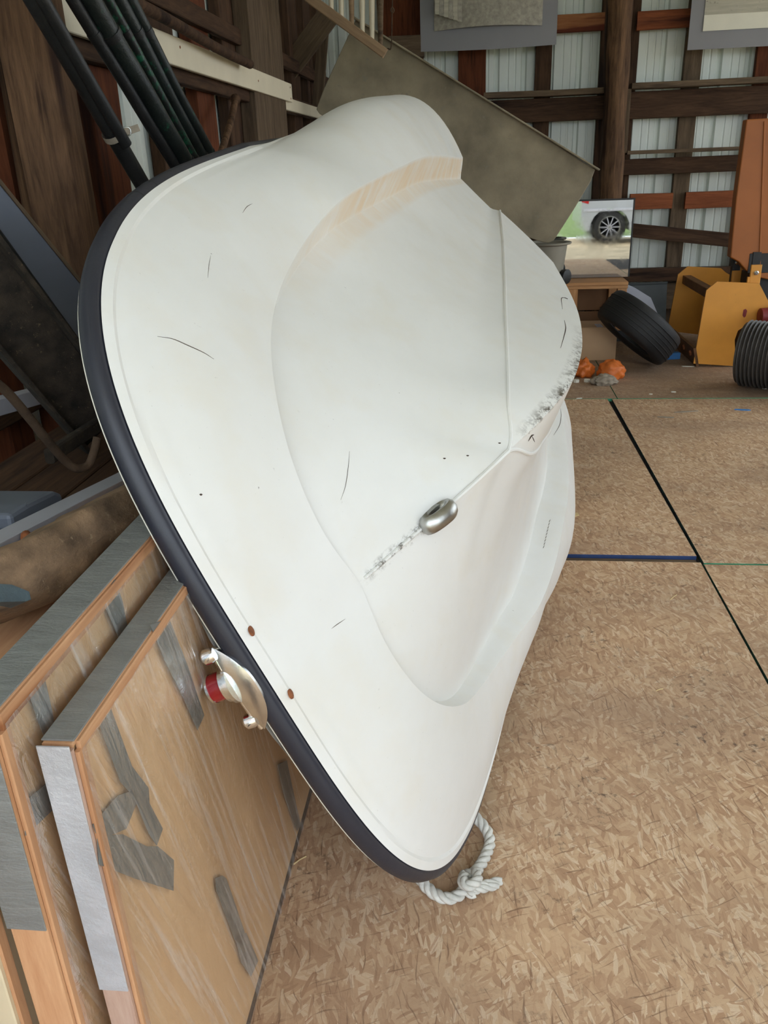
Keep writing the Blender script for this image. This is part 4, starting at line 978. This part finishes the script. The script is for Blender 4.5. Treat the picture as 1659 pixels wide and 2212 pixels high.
# wooden stand, pot, tube and leaning mirror
yF = 6.60; zt = PY(1290, 610, yF).z
xr = PY(1357, 610, yF).x; xl = PY(1120, 610, yF).x
stnd = thing('wooden_stand', ((xl+xr)/2, yF+0.25, 0), 'low pine stand with open front below the mirror', 'stand')
beam('stand_top', (xl, yF+0.25, zt-0.012), (xr, yF+0.25, zt-0.012), 0.52, 0.024, (0, 1, 0), MT['pine'], stnd, 0.003)
beam('apron', (xl, yF+0.006, zt-0.036), (xr, yF+0.006, zt-0.036), 0.026, 0.014, (0, 0, 1), MT['pine'], stnd, 0.002)
for x0, x1 in ((1229, 1247), (1336, 1351), (1150, 1168)):
    xa = PY((x0+x1)/2, 640, yF).x
    for y in (yF+0.03, yF+0.47): beam('leg', (xa, y, 0.24 if (x0 == 1336 and y < yF+0.1) else 0), (xa, y, zt-0.024), 0.07, 0.05, (1, 0, 0), MT['pine'], stnd, 0.003)
beam('back_board', (xl+0.05, yF+0.49, 0.16), (xr-0.04, yF+0.49, 0.16), 0.3, 0.015, (0, 0, 1), MT['cardd'], stnd, 0.002)
beam('back_board', (xl+0.05, yF+0.485, 0.42), (xr-0.04, yF+0.485, 0.42), 0.2, 0.012, (0, 0, 1), MT['cardd'], stnd, 0.002)
# mirror
mr = NT('mirror glass'); dz = mr.noise(mr.co(), 9.0, 6, 0.7)
mr.set(col=(0.42, 0.43, 0.42), metal=1.0, rough=mr.rng(dz.outputs['Fac'], 0.45, 0.75, 0.015, 0.09)); MT['mirror'] = mr.m
yM = 6.86; tilt = math.radians(0.38)
mxl, mxr = PY(1196, 520, yM).x, PY(1362, 520, yM).x; mz0 = zt+0.004; mzt = PY(1290, 434, yM).z
mir = thing('mirror', ((mxl+mxr)/2, yM, mz0), 'frameless old mirror on the stand reflecting yard and parked car', 'mirror')
def mq(x, z, d=0.0): return V((x, yM+(z-mz0)*math.tan(tilt)+d, z))
prism('glass', [mq(mxl, mz0), mq(mxr, mz0), mq(mxr, mzt), mq(mxl, mzt)], (0, 0.006, 0), MT['mirror'], mir)
prism('backing', [mq(mxl-0.004, mz0, 0.007), mq(mxr+0.014, mz0, 0.007), mq(mxr+0.014, mzt+0.012, 0.007), mq(mxl-0.004, mzt+0.012, 0.007)], (0, 0.018, 0), MT['black'], mir)
# pot
pc = PY(1181, 560, 6.66); pc.z = zt
pot = thing('planter_pot', pc, 'grey-beige planter pot with wide rim beside the mirror', 'pot')
zr = PY(1181, 524, 6.66).z-zt
lathe('pot_body', [(0.105, 0.0), (0.118, 0.02), (0.148, zr-0.03), (0.150, zr-0.012), (0.135, zr-0.012), (0.105, 0.04), (0.02, 0.035)], pc, (0, 0, 1), MT['pot'], pot, 36)
lathe('pot_rim', [(0.148, zr-0.018), (0.178, zr-0.010), (0.182, zr-0.002), (0.178, zr+0.004), (0.142, zr+0.002), (0.136, zr-0.012)], pc, (0, 0, 1), MT['pot'], pot, 36)
c = PY(1209, 590, 6.62); c.z = zt+0.05
bt = thing('black_tube', (c.x, c.y, zt), 'short black plastic tube lying before the planter pot', 'tube')
lathe('tube_wall', [(0.040, -0.03), (0.050, -0.03), (0.050, 0.07), (0.040, 0.07), (0.040, -0.025)], c, (0.75, -0.65, 0.0), MT['black'], bt, 24)
lathe('tube_collar', [(0.0505, 0.045), (0.054, 0.047), (0.054, 0.07), (0.0505, 0.072)], c, (0.75, -0.65, 0.0), MT['black'], bt, 24)
# cardboard boxes under the stand
def carton(label, c, s, rot, mat, grp=None):
    root = thing('cardboard_box', c, label, 'box', grp); c = V(c); R = Matrix.Rotation(rot, 3, 'Z')
    sx, sy, sz = s; t = 0.006
    for (dx, dy, lx, ly) in ((0, -sy/2, sx, t), (0, sy/2, sx, t), (-sx/2, 0, t, sy), (sx/2, 0, t, sy)):
        box('side', c+R @ V((dx, dy, 0)), (lx, ly, sz), mat, root, rot, 0.001)
    box('flap', c+R @ V((0, -sy/4, sz)), (sx, sy/2-0.004, 0.004), mat, root, rot, 0.001); box('flap', c+R @ V((0, sy/4, sz)), (sx, sy/2-0.004, 0.004), mat, root, rot, 0.001)
    box('packing_tape', c+R @ V((sx*0.12, -sy*0.25, sz+0.004)), (0.05, sy*0.45, 0.001), MT['alu'], root, rot, 0.0003)
    return root
p = PZ(1275, 770, 0.0)
carton('open-topped tan cardboard box under the pine stand', (p.x, 6.85-0.06, 0), (0.34, 0.30, 0.255), 0.03, MT['card'])
carton('lower dark cardboard box beside the boat keel', (PY(1190, 740, 6.75).x, 6.82, 0), (0.20, 0.26, 0.30), 0.0, MT['cardd'])
# tyre
tc = PY(1378, 722, 6.40); ax = V((0.64, 0.16, 0.75)).normalized()
rt, wt = 0.33, 0.215
prof = []
for (r, h) in ((0.195, -0.095), (0.205, -0.112), (0.26, -0.124), (0.292, -0.116), (0.308, -0.098), (0.315, -0.06), (0.317, 0.0), (0.315, 0.06), (0.308, 0.098), (0.292, 0.116), (0.26, 0.124), (0.205, 0.112), (0.195, 0.095), (0.215, 0.085), (0.26, 0.08), (0.28, 0.0), (0.26, -0.08), (0.215, -0.085)): prof.append((r, h))
prof.append(prof[0])
zmin = tc.z-(0.33*math.sqrt(1-ax.z**2)+0.1*abs(ax.z))
tyre = thing('tyre', (tc.x, tc.y, 0), 'worn black car tyre leaning against the pine stand', 'tyre')
tc.z -= zmin-0.002
n = 48; u_ = ax.orthogonal().normalized(); w_ = ax.cross(u_); vs, fs = [], []
for (r, h) in prof[:-1]:
    for k in range(n): a = 2*math.pi*k/n; vs.append(tc+ax*h+(u_*math.cos(a)+w_*math.sin(a))*r)
m = len(prof)-1
for i in range(m):
    for k in range(n): fs.append((i*n+k, i*n+(k+1) % n, ((i+1) % m)*n+(k+1) % n, ((i+1) % m)*n+k))
mesh('tyre_body', vs, fs, MT['tire'], tyre, 50)
for h in (-0.062, -0.03, 0.0, 0.03, 0.062):
    P = [tc+ax*h+(u_*math.cos(2*math.pi*k/60)+w_*math.sin(2*math.pi*k/60))*0.3155 for k in range(60)]
    tube('tread_rib', P, 0.004, MT['tire'], tyre, 6, True)
# pale folded card and dark sheet behind the tyre
pcd = thing('lilac_card', PY(1400, 712, 7.02), 'pale lilac folded card standing behind the tyre', 'card')
prism('card_face', [PY(x, y, 7.02) for x, y in ((1350, 612), (1372, 622), (1406, 643), (1420, 676), (1430, 716), (1430, 745), (1350, 740))], (0, 0.006, 0), MT['lilac'], pcd)
prism('card_wing', [PY(1350, 612, 7.02), PY(1350, 740, 7.02), PY(1350, 740, 7.02)+V((0.03, 0.2, 0)), PY(1350, 612, 7.02)+V((0.03, 0.2, 0))], (0.005, 0, 0), MT['lilac'], pcd)
dsh = thing('slate_sheet', PY(1410, 735, 7.35), 'dark slate metal sheet leaning on the back wall behind the tyre', 'metal sheet')
P = [PY(x, y, 7.35) for x, y in ((1300, 622), (1444, 616), (1436, 738), (1300, 742))]
lowz = min(p.z for p in P); P = [V((p.x, 7.35+0.12*(p.z-lowz), p.z-lowz+0.002)) for p in P]
prism('sheet', P, (0, 0.004, 0), MT['slate'], dsh); beam('folded_edge', P[0]+V((0, -0.01, 0)), P[1]+V((0, -0.01, 0)), 0.02, 0.02, (0, 0, 1), MT['slate'], dsh)

# yellow scraper box: two side plates, cutting edge, hitch lugs
yN, yFar = 6.36, 7.46
ys_ = thing('scraper_box', (1.8, 6.9, 0), 'yellow steel scraper box with two chamfered side plates', 'scraper')
near = [(1549, 609), (1640, 613), (1651, 634), (1660, 652), (1662, 690), (1640, 698), (1612, 703), (1594, 715), (1587, 735), (1588, 760), (1596, 792), (1498, 786), (1508, 730), (1520, 660), (1526, 628)]
P = [PY(x, y, yN) for x, y in near]; zl = min(p.z for p in P); P = [p-V((0, 0, zl-0.004)) for p in P]
o = prism('side_plate', P, (0, 0.016, 0), MT['yellow'], ys_)
far = [(1486, 575), (1558, 579), (1568, 588), (1590, 600), (1600, 720), (1560, 728), (1442, 714), (1450, 670), (1465, 592)]
P = [PY(x, y, yFar) for x, y in far]; zl2 = min(p.z for p in P); P = [p-V((0, 0, zl2-0.004)) for p in P]
prism('side_plate', P, (0, 0.016, 0), MT['yellow'], ys_)
xa = PY(1503, 780, yN).x
beam('cutting_edge', (xa, yN, 0.075), (xa, yFar, 0.075), 0.145, 0.02, (-0.25, 0, 1), MT['brownsteel'], ys_, 0.002)
for k in range(5):
    y = yN+0.12+k*0.215; lathe('bolt_head', [(0.022, 0.0), (0.022, 0.012), (0.014, 0.016)], (xa-0.012, y, 0.085), (-1, 0, -0.25), MT['rust'], ys_, 6)
beam('back_sheet', (xa+0.33, yN+0.016, 0.24), (xa+0.33, yFar, 0.24), 0.40, 0.012, (0.12, 0, 1), MT['brownsteel'], ys_, 0.002)
p = PY(1538, 612, yN+0.3); beam('cross_tube', (p.x, yN+0.016, 0.50), (p.x, yFar, 0.50), 0.07, 0.07, (0, 0, 1), MT['brownsteel'], ys_, 0.004)
def lug(x0, x1, yt, yb, Y, hasbolt, mk='yellow'):
    xa_, xb_ = PY(x0, yb, Y).x, PY(x1, yb, Y).x; z1 = PY((x0+x1)/2, yt, Y).z; z0 = PY((x0+x1)/2, yb, Y).z
    o = beam('hitch_lug', ((xa_+xb_)/2, Y, z0), ((xa_+xb_)/2, Y, z1), abs(xb_-xa_), 0.02, (1, 0, 0), MT[mk], ys_, 0.003)
    if hasbolt: b_ = lathe('bolt', [(0.016, 0), (0.016, 0.012), (0.009, 0.016), (0.009, 0.024)], V(((xa_+xb_)/2, Y-0.010, z0+(z1-z0)*0.62)), (0, -1, 0), MT['bright'], o, 12)
lug(1617, 1640, 572, 616, yN+0.05, True); lug(1612, 1618, 598, 616, yN+0.05, False); lug(1575, 1597, 576, 640, yN+0.45, False); lug(1580, 1598, 556, 584, yN+0.42, True, 'black')
prism('wear_slot', [PY(x, y, yN-0.0015)-V((0, 0, zl-0.004)) for x, y in ((1606, 670), (1611, 668), (1614, 672), (1611, 684), (1607, 687), (1604, 682))], (0, 0.003, 0), MT['redp'], ys_)
# dark frame and orange-brown hood over the scraper
fr_ = thing('machine_frame', (2.15, 6.75, 0), 'black machine frame behind the yellow scraper at the right edge', 'machine frame')
xb_ = PY(1600, 600, 6.75).x
for (dx, dy) in ((0.0, 0.0), (0.55, 0.0), (0.0, 0.45), (0.55, 0.45)): beam('upright', (xb_+0.05+dx, 6.62+dy, 0), (xb_+0.05+dx, 6.62+dy, 0.80), 0.06, 0.06, (1, 0, 0), MT['black'], fr_)
beam('cross_rail', (xb_, 6.62, 0.72), (xb_+0.7, 6.62, 0.72), 0.14, 0.05, (0, 0, 1), MT['black'], fr_); beam('cross_rail', (xb_, 7.07, 0.72), (xb_+0.7, 7.07, 0.72), 0.14, 0.05, (0, 0, 1), MT['black'], fr_)
beam('cross_rail', (xb_+0.03, 6.6, 0.55), (xb_+0.03, 7.1, 0.55), 0.2, 0.03, (0, 0, 1), MT['black'], fr_)
box('gear_case', (xb_+0.42, 6.86, 0.0), (0.66, 0.36, 0.62), MT['black'], fr_, 0, 0.02)
yH = 6.60
hd = thing('steel_hood', PY(1640, 590, yH), 'orange-brown steel hood above the yellow scraper at the right edge', 'hood')
outl = [(1613, 258), (1760, 250), (1760, 615), (1655, 603), (1636, 599), (1612, 585), (1596, 566), (1578, 556), (1590, 430)]
prism('hood_shell', [PY(x, y, yH) for x, y in outl], (0, 0.10, 0), MT['orange'], hd, 0, 0.008)
a, b = PY(1652, 262, yH-0.004), PY(1640, 597, yH-0.004); beam('weld_seam', a, b, 0.012, 0.008, (1, 0, 0), MT['orange'], hd, 0.002)
c = PY(1664, 682, 6.30); lathe('hydraulic_fitting', [(0.03, -0.08), (0.055, -0.075), (0.06, 0.03), (0.075, 0.032), (0.075, 0.05), (0.04, 0.05), (0.04, 0.09)], c, (1, 0.1, 0), MT['redp'], ys_, 20)
# ribbed duct hose
hc_ = V((1.80, 5.80, 0.226)); hax = V((1, -0.62, 0.0)).normalized()
hs = thing('duct_hose', (2.2, 5.9, 0), 'dark ribbed duct hose lying at the right edge', 'hose')
pr = [(0.18, 0.0)]
for k in range(22):
    h = k*0.026; pr += [(0.200, h), (0.217, h+0.006), (0.222, h+0.011), (0.217, h+0.016), (0.200, h+0.022)]
lathe('hose_body', pr+[(0.18, 22*0.026), (0.185, 21*0.026), (0.185, 0.02)], hc_, hax, MT['hose'], hs, 48, 60)
lathe('hose_cuff', [(0.180, -0.012), (0.205, -0.012), (0.205, 0.004), (0.180, 0.004)], hc_, hax, MT['hose'], hs, 48)
# orange plastic bags
def lump(name, c, s, mat, parent, seed, amp=0.22, f=9.0):
    bm = bmesh.new(); bmesh.ops.create_icosphere(bm, subdivisions=4, radius=1.0); vs = []
    for v in bm.verts:
        d = v.co.normalized(); k = 1+amp*noise.noise(d*2.2+V((seed, 0, 0)))+amp*0.5*noise.noise(d*f*0.6+V((0, seed, 0)))
        p = V((d.x*s[0]*k, d.y*s[1]*k, max(d.z*s[2]*k, -s[2]*0.55))); vs.append(V(c)+p+V((0, 0, s[2]*0.55)))
    fs = [tuple(v.index for v in f_.verts) for f_ in bm.faces]; bm.free()
    return mesh(name, vs, fs, mat, parent, 70)
p = PZ(1322, 822, 0); q = PZ(1268, 822, 0)
lb = lump('plastic_bag', (p.x, 6.05, 0), (0.096, 0.085, 0.085), MT['rag'], None, 3); tag(lb, 'larger crumpled orange plastic bag on the floor below the tyre', 'bag', 'orange bags on the floor')
lb = lump('plastic_bag', (q.x-0.012, 6.12, 0), (0.072, 0.075, 0.082), MT['rag'], None, 8, 0.3); tag(lb, 'smaller crumpled orange plastic bag next to the boat keel', 'bag', 'orange bags on the floor')
lb = lump('grey_rag', (PZ(1300, 822, 0).x, 5.87, 0), (0.085, 0.055, 0.045), MT['strap'], None, 12, 0.4, 14); tag(lb, 'grey crumpled rag lying before the orange bags', 'rag')
# scraps on the floor
def chip(c, s, rot, mat, seed, h=0.006):
    n = 7; P = []
    for k in range(n):
        a = 2*math.pi*k/n; r = 1+0.35*noise.noise(V((k*1.7, seed, 0.5))); P.append(V(c)+Matrix.Rotation(rot, 3, 'Z') @ V((math.cos(a)*s[0]*r, math.sin(a)*s[1]*r, 0)))
    return prism('paper_scrap', [p+V((0, 0, 0.0005)) for p in P], (0, 0, h), mat)
SG = 'scraps on the strand board floor'
scr = [((1230, 826), (0.02, 0.02), 'white scrap closest to the boat keel under the orange bags', 'paper'), ((1245, 826), (0.022, 0.018), 'white scrap second from the keel under the orange bags', 'paper'),
       ((1268, 825), (0.024, 0.02), 'white scrap in the middle under the orange bags', 'paper'), ((1310, 823), (0.026, 0.022), 'white scrap under the larger orange bag', 'paper'),
       ((1486, 792), (0.045, 0.014), 'white elongated scrap before the yellow scraper', 'paper'), ((1455, 847), (0.018, 0.012), 'round white scrap on the dusty sheet mid floor', 'paper'),
       ((1406, 852), (0.012, 0.010), 'tiny white scrap beside the green seam', 'paper'), ((1251, 861), (0.020, 0.008), 'thin white scrap on the far seam by the boat', 'paper'),
       ((1653, 840), (0.020, 0.014), 'white scrap at the foot of the ribbed hose', 'paper'), ((1612, 822), (0.010, 0.010), 'tiny white scrap left of the ribbed hose', 'paper'),
       ((1604, 886), (0.045, 0.014), 'blue plastic scrap on the right floor', 'bluef'), ((1480, 890), (0.075, 0.010), 'long pale paper shred on the right floor', 'strap'), ((1440, 902), (0.060, 0.010), 'pale paper shred beside the long floor seam', 'strap'),
       ((1541, 768), (0.0, 0.0), '', '')]
for i, ((x, y), s, lab, mk) in enumerate(scr[:-1]):
    p = PZ(x, y, 0); tag(chip(p, s, 0.2*math.sin(i*3), MT[mk], i*3.3, 0.02 if y < 830 and mk == 'paper' and s[0] < 0.03 else 0.004), lab, 'scrap', SG)
p = PZ(1455, 778, 0.0); o = box('blue_block', (p.x, p.y+0.05, 0), (0.10, 0.06, 0.05), MT['bluef'], None, 0.2); tag(o, 'small bright blue block at the foot of the tyre', 'block')
for i, (x, y, a, L, lab) in enumerate(((1455, 1290, 0.9, 0.05, 'pale straw on the strand board near the green seam'), (366, 1262, 0, 0, ''), (1425, 1490, 0.5, 0.025, 'short straw on the strand board left of the green seam'), (648, 1858, 0.8, 0.035, 'short straw beside the front panel foot'), (1240, 1116, 0.2, 0.0, ''))):
    if not lab: continue
    p = PZ(x, y, 0.002); d = V((math.cos(a), math.sin(a), 0))*L/2
    tag(tube('straw', [p-d, p+V((0, 0, 0.002)), p+d], 0.0016, MT['straw'], None, 6), lab, 'straw', 'straws on the floor')
p = PZ(1243, 1116, 0.004); o = beam('wood_chip', p+V((-0.03, -0.012, 0.004)), p+V((0.012, 0.006, 0.010)), 0.022, 0.006, (0, 1, 0.2), MT['straw'], None, 0.001); tag(o, 'pale wood splinter poking out beside the hull edge', 'wood chip')

# ================================================================== ROPE AT THE BOW
RR = 0.0128
def strands(P, R=RR, turns=None, phase=0.0):
    F = rings_along(P); L = [0.0]
    for i in range(1, len(P)): L.append(L[-1]+(P[i]-P[i-1]).length)
    parts = []
    for s in range(3):
        Q = []
        for i, p in enumerate(P):
            a = phase+2*math.pi*s/3+2*math.pi*L[i]/0.062; Q.append(p+(F[i][1]*math.cos(a)+F[i][2]*math.sin(a))*R*0.52)
        parts.append(tube_data(Q, R*0.56, 8))
    return merge(parts)
rope = thing('rope', PZ(1010, 1930, 0), 'knotted dirty white rope loop at the bow on the floor', 'rope')
def fl(x, y, z): return PZ(x, y, z)
loop1 = curve_pts([fl(1000, 1740, 0.055), fl(1030, 1768, 0.035), fl(1052, 1795, 0.020), fl(1058, 1822, 0.0145), fl(1048, 1850, 0.0145), fl(1035, 1873, 0.0155), fl(1018, 1893, 0.022), fl(1010, 1905, 0.024)], 10)
vs, fs = strands(loop1); mesh('rope_loop', vs, fs, MT['rope'], rope, 70)
loop2 = curve_pts([fl(895, 1880, 0.04), fl(918, 1912, 0.020), fl(938, 1930, 0.0145), fl(962, 1940, 0.0145), fl(985, 1937, 0.0145), fl(1003, 1922, 0.018), fl(1012, 1908, 0.024)], 10)
vs, fs = strands(loop2, phase=1.0); mesh('rope_loop', vs, fs, MT['rope'], rope, 70)
knot = curve_pts([fl(1003, 1890, 0.030), fl(1000, 1905, 0.044), fl(1012, 1914, 0.048), fl(1030, 1903, 0.044), fl(1028, 1888, 0.034), fl(1014, 1886, 0.026), fl(1004, 1900, 0.016), fl(1014, 1926, 0.020), fl(1026, 1930, 0.022)], 9)
vs, fs = strands(knot, 0.0118); mesh('rope_knot', vs, fs, MT['rope'], rope, 70)
for i, ((x0, y0), (x1, y1)) in enumerate((((1018, 1916), (1082, 1902)), ((1016, 1924), (1074, 1912)))):
    tail = curve_pts([fl(x0, y0, 0.026), fl((x0+x1)/2, (y0+y1)/2+1, 0.016), fl(x1, y1, 0.0125)], 9)
    vs, fs = strands(tail, 0.0095, phase=i*1.5); mesh('rope_tail', vs, fs, MT['rope'], rope, 70)

# ================================================================== THE YARD OUTSIDE (seen in the mirror)
MT['gravel'] = m_plain('pale gravel', srgb(196, 176, 144), 0.95, 0, 0.25, 2.5, 0.5, spot=srgb(150, 130, 104), spot_amt=0.6, bscale=80)
MT['grass'] = m_plain('lawn green', srgb(112, 132, 70), 0.95, 0, 0.3, 4, 0.6, bscale=60)
yard = mesh('ground', [(-14, -7.9, -0.14), (16, -7.9, -0.14), (16, 12, -0.14), (-14, 12, -0.14)], [(0, 1, 2, 3)], MT['gravel']); tag(yard, kind='structure')
lawn = mesh('lawn', [(-40, -60, -0.12), (40, -60, -0.12), (40, -7.9, -0.12), (-40, -7.9, -0.12)], [(0, 1, 2, 3)], MT['grass']); tag(lawn, kind='structure')
MT['silver'] = m_plain('silver car paint', srgb(196, 200, 206), 0.25, 0.4, 0.03, 3, coat=0.6)
MT['glassd'] = NT('dark car glass').set(col=(0.02, 0.022, 0.025), rough=0.06, coat=0.5).m
MT['tail'] = NT('tail lamp').set(col=(0.4, 0.02, 0.02), rough=0.15).m
# virtual sight line through the mirror gives the spot
CAR = V((4.27, -5.8, -0.14))
car = thing('parked_car', CAR, 'silver parked car in the yard, seen in the mirror', 'car')
# side profile along x (rear towards +x in the mirror's left), z up; body 1.8 m wide
prof = [(-2.3, 0.42), (-2.3, 0.78), (-2.15, 0.98), (-1.0, 1.08), (-0.45, 1.62), (1.75, 1.66), (1.98, 1.10), (2.05, 0.95), (2.05, 0.45), (1.98, 0.38)]
def arch(cx, r=0.43, n=10): return [(cx+r*math.cos(a), 0.33+r*math.sin(a)) for a in np.linspace(-0.1, math.pi+0.1, n)]
low = [(1.98, 0.30)]+arch(1.42)+arch(-1.42)+[(-2.2, 0.30)]
pts = prof+low
sgn = -1
def cp(x, z, y=0.0): return CAR+V((sgn*x, y, z))
prism('car_body', [cp(x, z, 0.0) for x, z in pts], (0, -1.8, 0), MT['silver'], car, 0)
prism('side_window', [cp(x, z, 0.004) for x, z in ((-0.75, 1.16), (-0.38, 1.54), (0.62, 1.57), (0.62, 1.14))], (0, -0.01, 0), MT['glassd'], car)
prism('side_window', [cp(x, z, 0.004) for x, z in ((0.70, 1.14), (0.70, 1.57), (1.62, 1.58), (1.80, 1.16))], (0, -0.01, 0), MT['glassd'], car)
prism('tail_lamp', [cp(x, z, 0.006) for x, z in ((1.90, 0.85), (1.88, 1.1), (2.0, 1.08), (2.06, 0.9))], (0, -0.2, 0), MT['tail'], car)
beam('sill_trim', cp(-0.95, 0.42, 0.006), cp(0.95, 0.42, 0.006), 0.1, 0.02, (0, 0, 1), MT['black'], car); beam('door_moulding', cp(-1.6, 0.72, 0.006), cp(2.0, 0.72, 0.006), 0.05, 0.02, (0, 0, 1), MT['alu'], car)
for cx in (1.42, -1.42):
    for yy, dr in ((-0.02, 1), (-1.78, -1)):
        wl = lathe('tyre', [(0.20, -0.19), (0.33, -0.18), (0.36, -0.14), (0.36, -0.05), (0.33, 0.0), (0.235, 0.01), (0.225, -0.02)], cp(cx, 0.36, yy), (0, dr, 0), MT['tire'], car, 36)
        lathe('wheel_rim', [(0.235, -0.02), (0.235, 0.004), (0.215, 0.006), (0.20, -0.03), (0.05, -0.02), (0.05, 0.004)], cp(cx, 0.36, yy), (0, dr, 0), MT['steel'], wl, 30)
        for k in range(10):
            a = 2*math.pi*k/10; beam('spoke', cp(cx, 0.36, yy+dr*0.004)+V((math.cos(a)*0.03, 0, math.sin(a)*0.03)), cp(cx, 0.36, yy+dr*0.004)+V((math.cos(a)*0.215, 0, math.sin(a)*0.215)), 0.03, 0.015, (0, dr, 0), MT['alu'], wl, 0.002)
